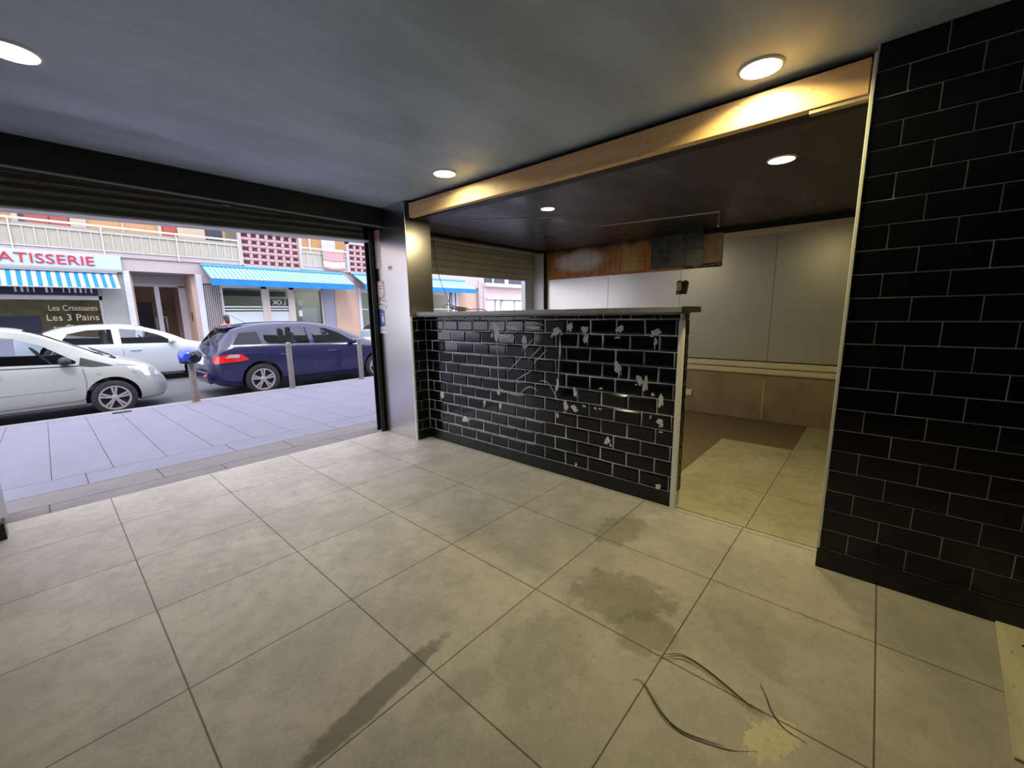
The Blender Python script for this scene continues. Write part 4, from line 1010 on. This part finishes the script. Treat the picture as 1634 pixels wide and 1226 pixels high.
# shop 2
f_ = bpart('window', 'beigeframe', [(4.16, 4.22, 15.04, 15.12, G, 2.45), (5.44, 5.62, 15.04, 15.12, G, 2.45), (6.42, 6.60, 15.04, 15.12, G, 2.45), (7.66, 7.72, 15.04, 15.12, G, 2.45), (4.2, 7.7, 15.04, 15.12, 2.33, 2.45), (5.62, 5.70, 15.03, 15.1, G, 2.35), (6.36, 6.42, 15.03, 15.1, G, 2.35)])
bpart('pane', 'glass', [(4.22, 5.44, 15.08, 15.086, G, 2.33), (5.70, 6.36, 15.08, 15.086, G, 2.33), (6.60, 7.66, 15.08, 15.086, G, 2.33)], f_)
bpart('frosted_film', 'frosted', [(4.22, 5.44, 15.07, 15.074, .1, 1.50), (4.22, 5.44, 15.07, 15.074, 1.555, 1.60), (4.22, 5.44, 15.07, 15.074, 1.65, 1.70), (5.70, 6.36, 15.07, 15.074, .1, 1.50), (5.70, 6.36, 15.07, 15.074, 1.555, 1.60), (5.70, 6.36, 15.07, 15.074, 1.65, 1.70)], f_)
bpart('sign_band', 'greenband', [(5.70, 6.36, 15.10, 15.12, 1.72, 1.97)], f_)
btext('OLO', .01, 5, 1, 15, 'offwhite', 'x').name = 'tmp'
bpy.data.objects.remove(bpy.data.objects['tmp'])
for ch, x in (('K', 5.78), ('O', 5.94), ('L', 6.16), ('O', 6.74)): btext(ch, .24, x, 1.76, 15.06, 'offwhite', 'window_letter', mirror_=True, parent=f_)
bpart('interior_wall', 'shopin', [(3.66, 16.9, 18.0, 18.1, G, 2.8), (3.9, 4.0, 15.3, 18, G, 2.8)])
bpart('ceiling_strip_light', 'shoplamp', [(7.0, 8.1, 16.4, 16.52, 2.66, 2.69), (8.0, 9.1, 17.0, 17.12, 2.70, 2.73), (11.3, 12.3, 16.2, 16.3, 2.62, 2.65)])
bpart('poster', 'frosted', [(8.0, 8.7, 17.96, 18.0, 1.0, 1.7)]); bpart('dark_beam', 'greenband', [(4.3, 6.6, 15.9, 16.0, 2.1, 2.3)])
bpart('sticker', 'stwhite', [(6.72, 6.86, 15.06, 15.065, 1.3, 1.55)]); bpart('desk', 'greypill', [(6.9, 8.2, 16.3, 16.8, G, .95)])
# windows right of the peach wall
g_ = bpart('window', 'beigeframe', [(9.37, 9.43, 15.04, 15.12, G, 2.45), (11.1, 11.2, 15.04, 15.12, G, 2.45), (12.9, 13.0, 15.04, 15.12, G, 2.45), (14.54, 14.6, 15.04, 15.12, G, 2.45), (9.4, 14.6, 15.04, 15.12, 2.30, 2.45), (9.4, 14.6, 15.04, 15.12, 1.55, 1.60)])
bpart('pane', 'glass', [(9.43, 14.54, 15.08, 15.086, G, 2.30)], g_)
# railings
def balcony(x0, x1):
    mb = MB(); n = int((x1-x0)/.215)
    for i in range(n+1):
        x = x0+(x1-x0)*i/n; mb.box(x-.008, x+.008, 14.93-FY, 14.95-FY, 3.27-G, 3.78-G)
    mb.box(x0, x1, 14.92-FY, 14.95-FY, 3.765-G, 3.785-G); mb.box(x0, x1, 14.92-FY, 14.95-FY, 3.265-G, 3.285-G)
    k = int((x1-x0)/1.9)+1
    for i in range(k+1):
        x = x0+(x1-x0)*i/k; mb.box(x-.015, x+.015, 14.91-FY, 14.94-FY, 3.10-G, 3.96-G)
    r = mb.build('balcony_railing', 'railw', t); mb = MB().box(x0, x1, 14.90-FY, 14.97-FY, 3.93-G, 3.985-G); mb.build('handrail', 'railw', r)
    MB().box(x0, x1, 14.96-FY, 14.975-FY, 3.28-G, 3.88-G).build('privacy_panel', 'frost', r)
balcony(-9, 4.84); balcony(6.97, 8.84)
# upstairs openings
bpart('shutter', 'redshutter', [(-.12, .42, 16.22, 16.3, 3.3, 5.4), (.46, .82, 16.22, 16.3, 3.3, 5.4)]); bpart('shutter', 'redshutter', [(3.03, 3.38, 16.22, 16.3, 3.3, 5.4)])
bpart('upper_window', 'doordark', [(-.12, -.05, 16.2, 16.24, 3.3, 5.4), (4.25, 4.75, 16.24, 16.3, 3.3, 5.4)])
bpart('upper_pilaster', 'cream_wall', [(-.62, -.5, 16.2, 16.3, 3.2, 6.2), (-.28, -.16, 16.2, 16.3, 3.2, 6.2), (.86, 1.2, 16.2, 16.3, 3.2, 6.2), (2.9, 3.0, 16.2, 16.3, 3.2, 6.2), (3.42, 4.2, 16.2, 16.3, 3.2, 6.2), (2.0, 2.06, 16.25, 16.3, 3.2, 6.2)])
bpart('upper_door', 'whitepost', [(7.5, 7.56, 16.2, 16.3, 3.2, 5.4), (7.86, 7.92, 16.2, 16.3, 3.2, 5.4), (8.4, 9.0, 16.2, 16.3, 3.2, 5.4)])
# screens of pierced blocks
def claustra(x0, x1, z0, z1, nx, nz):
    fr = bpart('block_screen', 'pinkwhite', [(x0, x0+.10, 14.90, 15.05, z0-.05, z1+.1), (x1-.08, x1, 14.90, 15.05, z0-.05, z1+.1), (x0, x1, 14.90, 15.05, z0-.06, z0), (x0, x1, 14.90, 15.05, z1, z1+.1)])
    mb = MB(); u = (x1-x0-.18)/nx; v = (z1-z0)/nz
    for i in range(nx):
        for j in range(nz):
            cx = x0+.10+u*(i+.5); cz = z0+v*(j+.5)-G
            n = 20; R = u*.60
            mb.tube([(cx+R*math.cos(2*PI*k/n), -.04, cz+R*v/u*math.sin(2*PI*k/n)) for k in range(n)], .034, 4, closed=True)
    for i in range(0):
        x = x0+.10+u*i; mb.box(x-.012, x+.012, -.06, -.02, z0-G, z1-G)
    mb.build('pierced_block', 'claustra', fr)
    MB().box(x0+.1, x1-.08, .10, .14, z0-G, z1-G).build('backing', 'clausback', fr)
claustra(4.85, 6.97, 3.13, 4.30, 7, 5); claustra(8.85, 11.0, 3.13, 4.30, 7, 5)

# sign
s_ = thing('shop_sign', 'pale blue bakery sign board with red capital letters above the left awning', 'sign', (-.6, 14.93, 2.74))
MB().box(-4.0, 2.30, -.05, .06, 0, .41).build('board', 'signblue', s_, bevel=.01)
MB().box(-4.0, 2.30, -.06, .06, -.06, 0).build('lower_edge', 'greypill', s_)
mb = text_mb('PATISSERIE', .36, lambda a, b, c: (a, c, b), .03)
# letters run from just left of the picture edge to x = 1.13
k = 2.0/mb.w; mb.v = [(1.73-mb.w*k+v[0]*k, -.065+v[1], .085+v[2]) for v in mb.v]; mb.build('lettering', 'letter', s_)

def awning(lab, x0, x1, ztop, zfront, out, pitch, m1, m2, valance=0, vm='awnblue', skew=0):
    a = thing('awning', lab, 'awning', (x0, FY, ztop), group='blue and white striped awnings across the street')
    mb = MB(); n = int(round((x1-x0)/pitch)); p = (x1-x0)/n; dz = zfront-ztop
    for i in range(n):
        for h in (0, 1):
            xa = p*(i+h*.5); xb = xa+p*.5
            mb.face([(xa, -.03, 0), (xb, -.03, 0), (xb+skew, -out, dz), (xa+skew, -out, dz)], h)
            mb.face([(xa, -.03, -.006), (xa+skew, -out, dz-.006), (xb+skew, -out, dz-.006), (xb, -.03, -.006)], h)
    mb.build('canvas', [m1, m2], a, normals=False)
    mb = MB(); mb.box(-.02, x1-x0+.02, -.12, -.02, -.02, .06); mb.build('cassette', 'awnlight' if valance else 'greypill', a, bevel=.01)
    mb = MB(); mb.tube([(skew, -out, dz), (x1-x0+skew, -out, dz)], .018, 8)
    for x in (.25, x1-x0-.25): mb.tube([(x, -.05, dz*.9), (x+skew, -out+.02, dz-.01)], .014, 6)
    mb.build('front_bar', 'greypill', a)
    if valance:
        mb = MB(); m = 60
        for i in range(m):
            xa = (x1-x0)*i/m; xb = (x1-x0)*(i+1)/m; ya = -out-.01+.012*math.sin(xa*9); yb = -out-.01+.012*math.sin(xb*9)
            mb.face([(xa+skew, -out-.01, dz), (xb+skew, -out-.01, dz), (xb+skew, yb, dz-valance), (xa+skew, ya, dz-valance)])
        mb.build('valance', vm, a)
    return a
awning('blue and white striped awning folded low over the bakery window', -3.4, 1.55, 2.65, 2.17, .60, .175, 'awnblue', 'awnwhite')
awning('long striped awning with plain blue valance over the office window', 3.68, 8.58, 3.04, 2.56, 1.0, .13, 'awnlight', 'awnwhite', .22)
awning('second valanced striped awning, starting just left of the pillar and seen again through the hatch', 9.05, 15.5, 3.06, 2.60, 1.0, .13, 'awnlight', 'awnwhite', .22)
c = thing('hanging_cloth', 'red and yellow striped cloth draped over the balcony rail across the street', 'cloth', (7.80, 14.9, 3.22))
mb = MB(); cols = [0, 1, 2, 1, 2, 1, 0, 0, 1]
zs = [.80, .70, .62, .60, .40, .38, .30, .18, .08, .0]
for j in range(9):
    for i in range(16):
        xa, xb = .055*i, .055*(i+1); f = lambda x: -.03-.015*math.sin(x*14); g = lambda x, z: z-.05*math.sin(PI*x/.88)*(1-z)
        mi = cols[j] if j != 3 else (1 if i % 2 else 2)
        mb.face([(xa, f(xa), g(xa, zs[j+1])), (xb, f(xb), g(xb, zs[j+1])), (xb, f(xb), g(xb, zs[j])), (xa, f(xa), g(xa, zs[j]))], mi)
mb.build('fabric', ['cloth_y', 'cloth_r', 'pinkwhite'], c)

# second building beyond
t2 = thing('townhouse', 'pink house with white barred windows, seen through the kitchen hatch', 'building', (17, 15, G))
def b2(name, m, boxes, parent=None):
    mb = MB()
    for b in boxes: mb.box(b[0]-17, b[1]-17, b[2]-15, b[3]-15, b[4]-G, b[5]-G)
    return mb.build(name, m, parent or t2)
b2('wall', 'pinkb', [(16.95, 17.2, 14.9, 15.3, G, 2.85), (17.2, 24, 15.0, 15.3, 2.15, 2.85), (17.2, 24, 15, 15.3, G, .3)])
b2('ledge', 'railw', [(16.95, 24, 14.7, 15.1, 2.85, 3.05)]); b2('upper_wall', 'pinkb', [(16.95, 24, 15.2, 15.4, 3.05, 9)])
b2('window_hood', 'signblue', [(17.1, 24, 14.8, 15.0, 2.12, 2.22)])
f2 = b2('window', 'railw', [(17.2, 17.3, 15.0, 15.1, .3, 2.15), (18.0, 18.1, 15, 15.1, .3, 2.15), (18.5, 18.65, 15, 15.1, .3, 2.15), (19.7, 19.8, 15, 15.1, .3, 2.15), (17.2, 24, 15, 15.1, 2.05, 2.15)])
b2('pane', 'glass', [(17.3, 24, 15.12, 15.13, .3, 2.1)], f2)
mb = MB()
for i in range(44): x = 18.7+i*.12; mb.box(x-17, x-17+.035, -.06, -.03, .5, 2.1-G)
mb.build('window_bar', 'railw', f2)
b2('upper_window', 'doordark', [(17.3, 19.0, 15.15, 15.2, 3.1, 4.4), (19.3, 21, 15.15, 15.2, 3.1, 4.4)]); b2('window_mullion', 'railw', [(17.9, 18.0, 15.1, 15.16, 3.1, 4.4), (18.98, 19.3, 15.1, 15.16, 3.1, 4.4)])

# ------------------------------------------------------------------ person on the far pavement
p = thing('person', 'person in a coral top with dark hair, walking behind the navy car', 'person', (3.92, 13.85, -.20), rz=.3)
p.scale = (.9, .9, .9)
def skin_mesh(name, verts, edges, radii, m, parent, root=0):
    me = bpy.data.meshes.new(name); me.from_pydata(verts, edges, []); o = bpy.data.objects.new(name, me); COL.objects.link(o)
    md = o.modifiers.new('s', 'SKIN'); md.use_smooth_shade = True
    for v, r in zip(me.skin_vertices[0].data, radii): v.radius = (r, r) if not isinstance(r, tuple) else r
    me.skin_vertices[0].data[root].use_root = True
    o.modifiers.new('u', 'SUBSURF').levels = 2
    dg = bpy.context.evaluated_depsgraph_get(); m2 = bpy.data.meshes.new_from_object(o.evaluated_get(dg)); o.modifiers.clear(); o.data = m2
    m2.materials.clear(); m2.materials.append(M[m]); o.parent = parent
    for q in m2.polygons: q.use_smooth = True
    return o
V = [(0, 0, .92), (0, 0, 1.10), (0, 0, 1.30), (0, .0, 1.42), (0, .01, 1.50), (0, .02, 1.58), (0, .02, 1.66),
     (-.17, 0, 1.37), (-.22, .03, 1.12), (-.20, .14, .90), (-.20, .17, .82), (.17, 0, 1.37), (.23, -.04, 1.12), (.23, -.02, .88), (.23, -.01, .80),
     (-.09, 0, .86), (-.10, .10, .48), (-.10, -.02, .08), (-.10, .10, .04), (.09, 0, .86), (.10, -.06, .48), (.10, -.22, .10), (.10, -.12, .04)]
Ed = [(0, 1), (1, 2), (2, 3), (3, 4), (4, 5), (5, 6), (3, 7), (7, 8), (8, 9), (9, 10), (3, 11), (11, 12), (12, 13), (13, 14), (0, 15), (15, 16), (16, 17), (17, 18), (0, 19), (19, 20), (20, 21), (21, 22)]
Ra = [(.14, .10), (.13, .10), (.15, .10), (.09, .07), .05, .075, .06, .06, .045, .035, .03, .06, .045, .035, .03, .085, .06, .045, .035, .085, .06, .045, .035]
body = skin_mesh('body', V, Ed, Ra, 'skin', p)
mb = MB(); mb.ellipsoid((0, .12, 1.585), (.014, .022, .018), 10, 6); mb.ellipsoid((.085, .03, 1.59), (.012, .02, .03), 8, 6); mb.ellipsoid((-.085, .03, 1.59), (.012, .02, .03), 8, 6); mb.build('face_features', 'skin', p, smooth=True)
mb = MB(); mb.ellipsoid((0, -.01, 1.66), (.095, .105, .10), 20, 12); mb.ellipsoid((0, -.06, 1.56), (.085, .06, .13), 16, 10); mb.build('hair', 'hair', p, smooth=True)
skin_mesh('top', [(0, 0, .90), (0, 0, 1.10), (0, 0, 1.30), (0, 0, 1.43), (-.18, 0, 1.37), (-.22, .02, 1.16), (.18, 0, 1.37), (.23, -.03, 1.16)], [(0, 1), (1, 2), (2, 3), (3, 4), (4, 5), (3, 6), (6, 7)], [(.16, .12), (.15, .12), (.17, .12), (.10, .08), .075, .062, .075, .062], 'coral', p)
skin_mesh('trousers', [(0, 0, .93), (-.09, 0, .85), (-.10, .10, .48), (-.10, -.01, .12), (.09, 0, .85), (.10, -.06, .48), (.10, -.21, .13)], [(0, 1), (1, 2), (2, 3), (0, 4), (4, 5), (5, 6)], [(.15, .115), .10, .075, .06, .10, .075, .06], 'trousers', p)
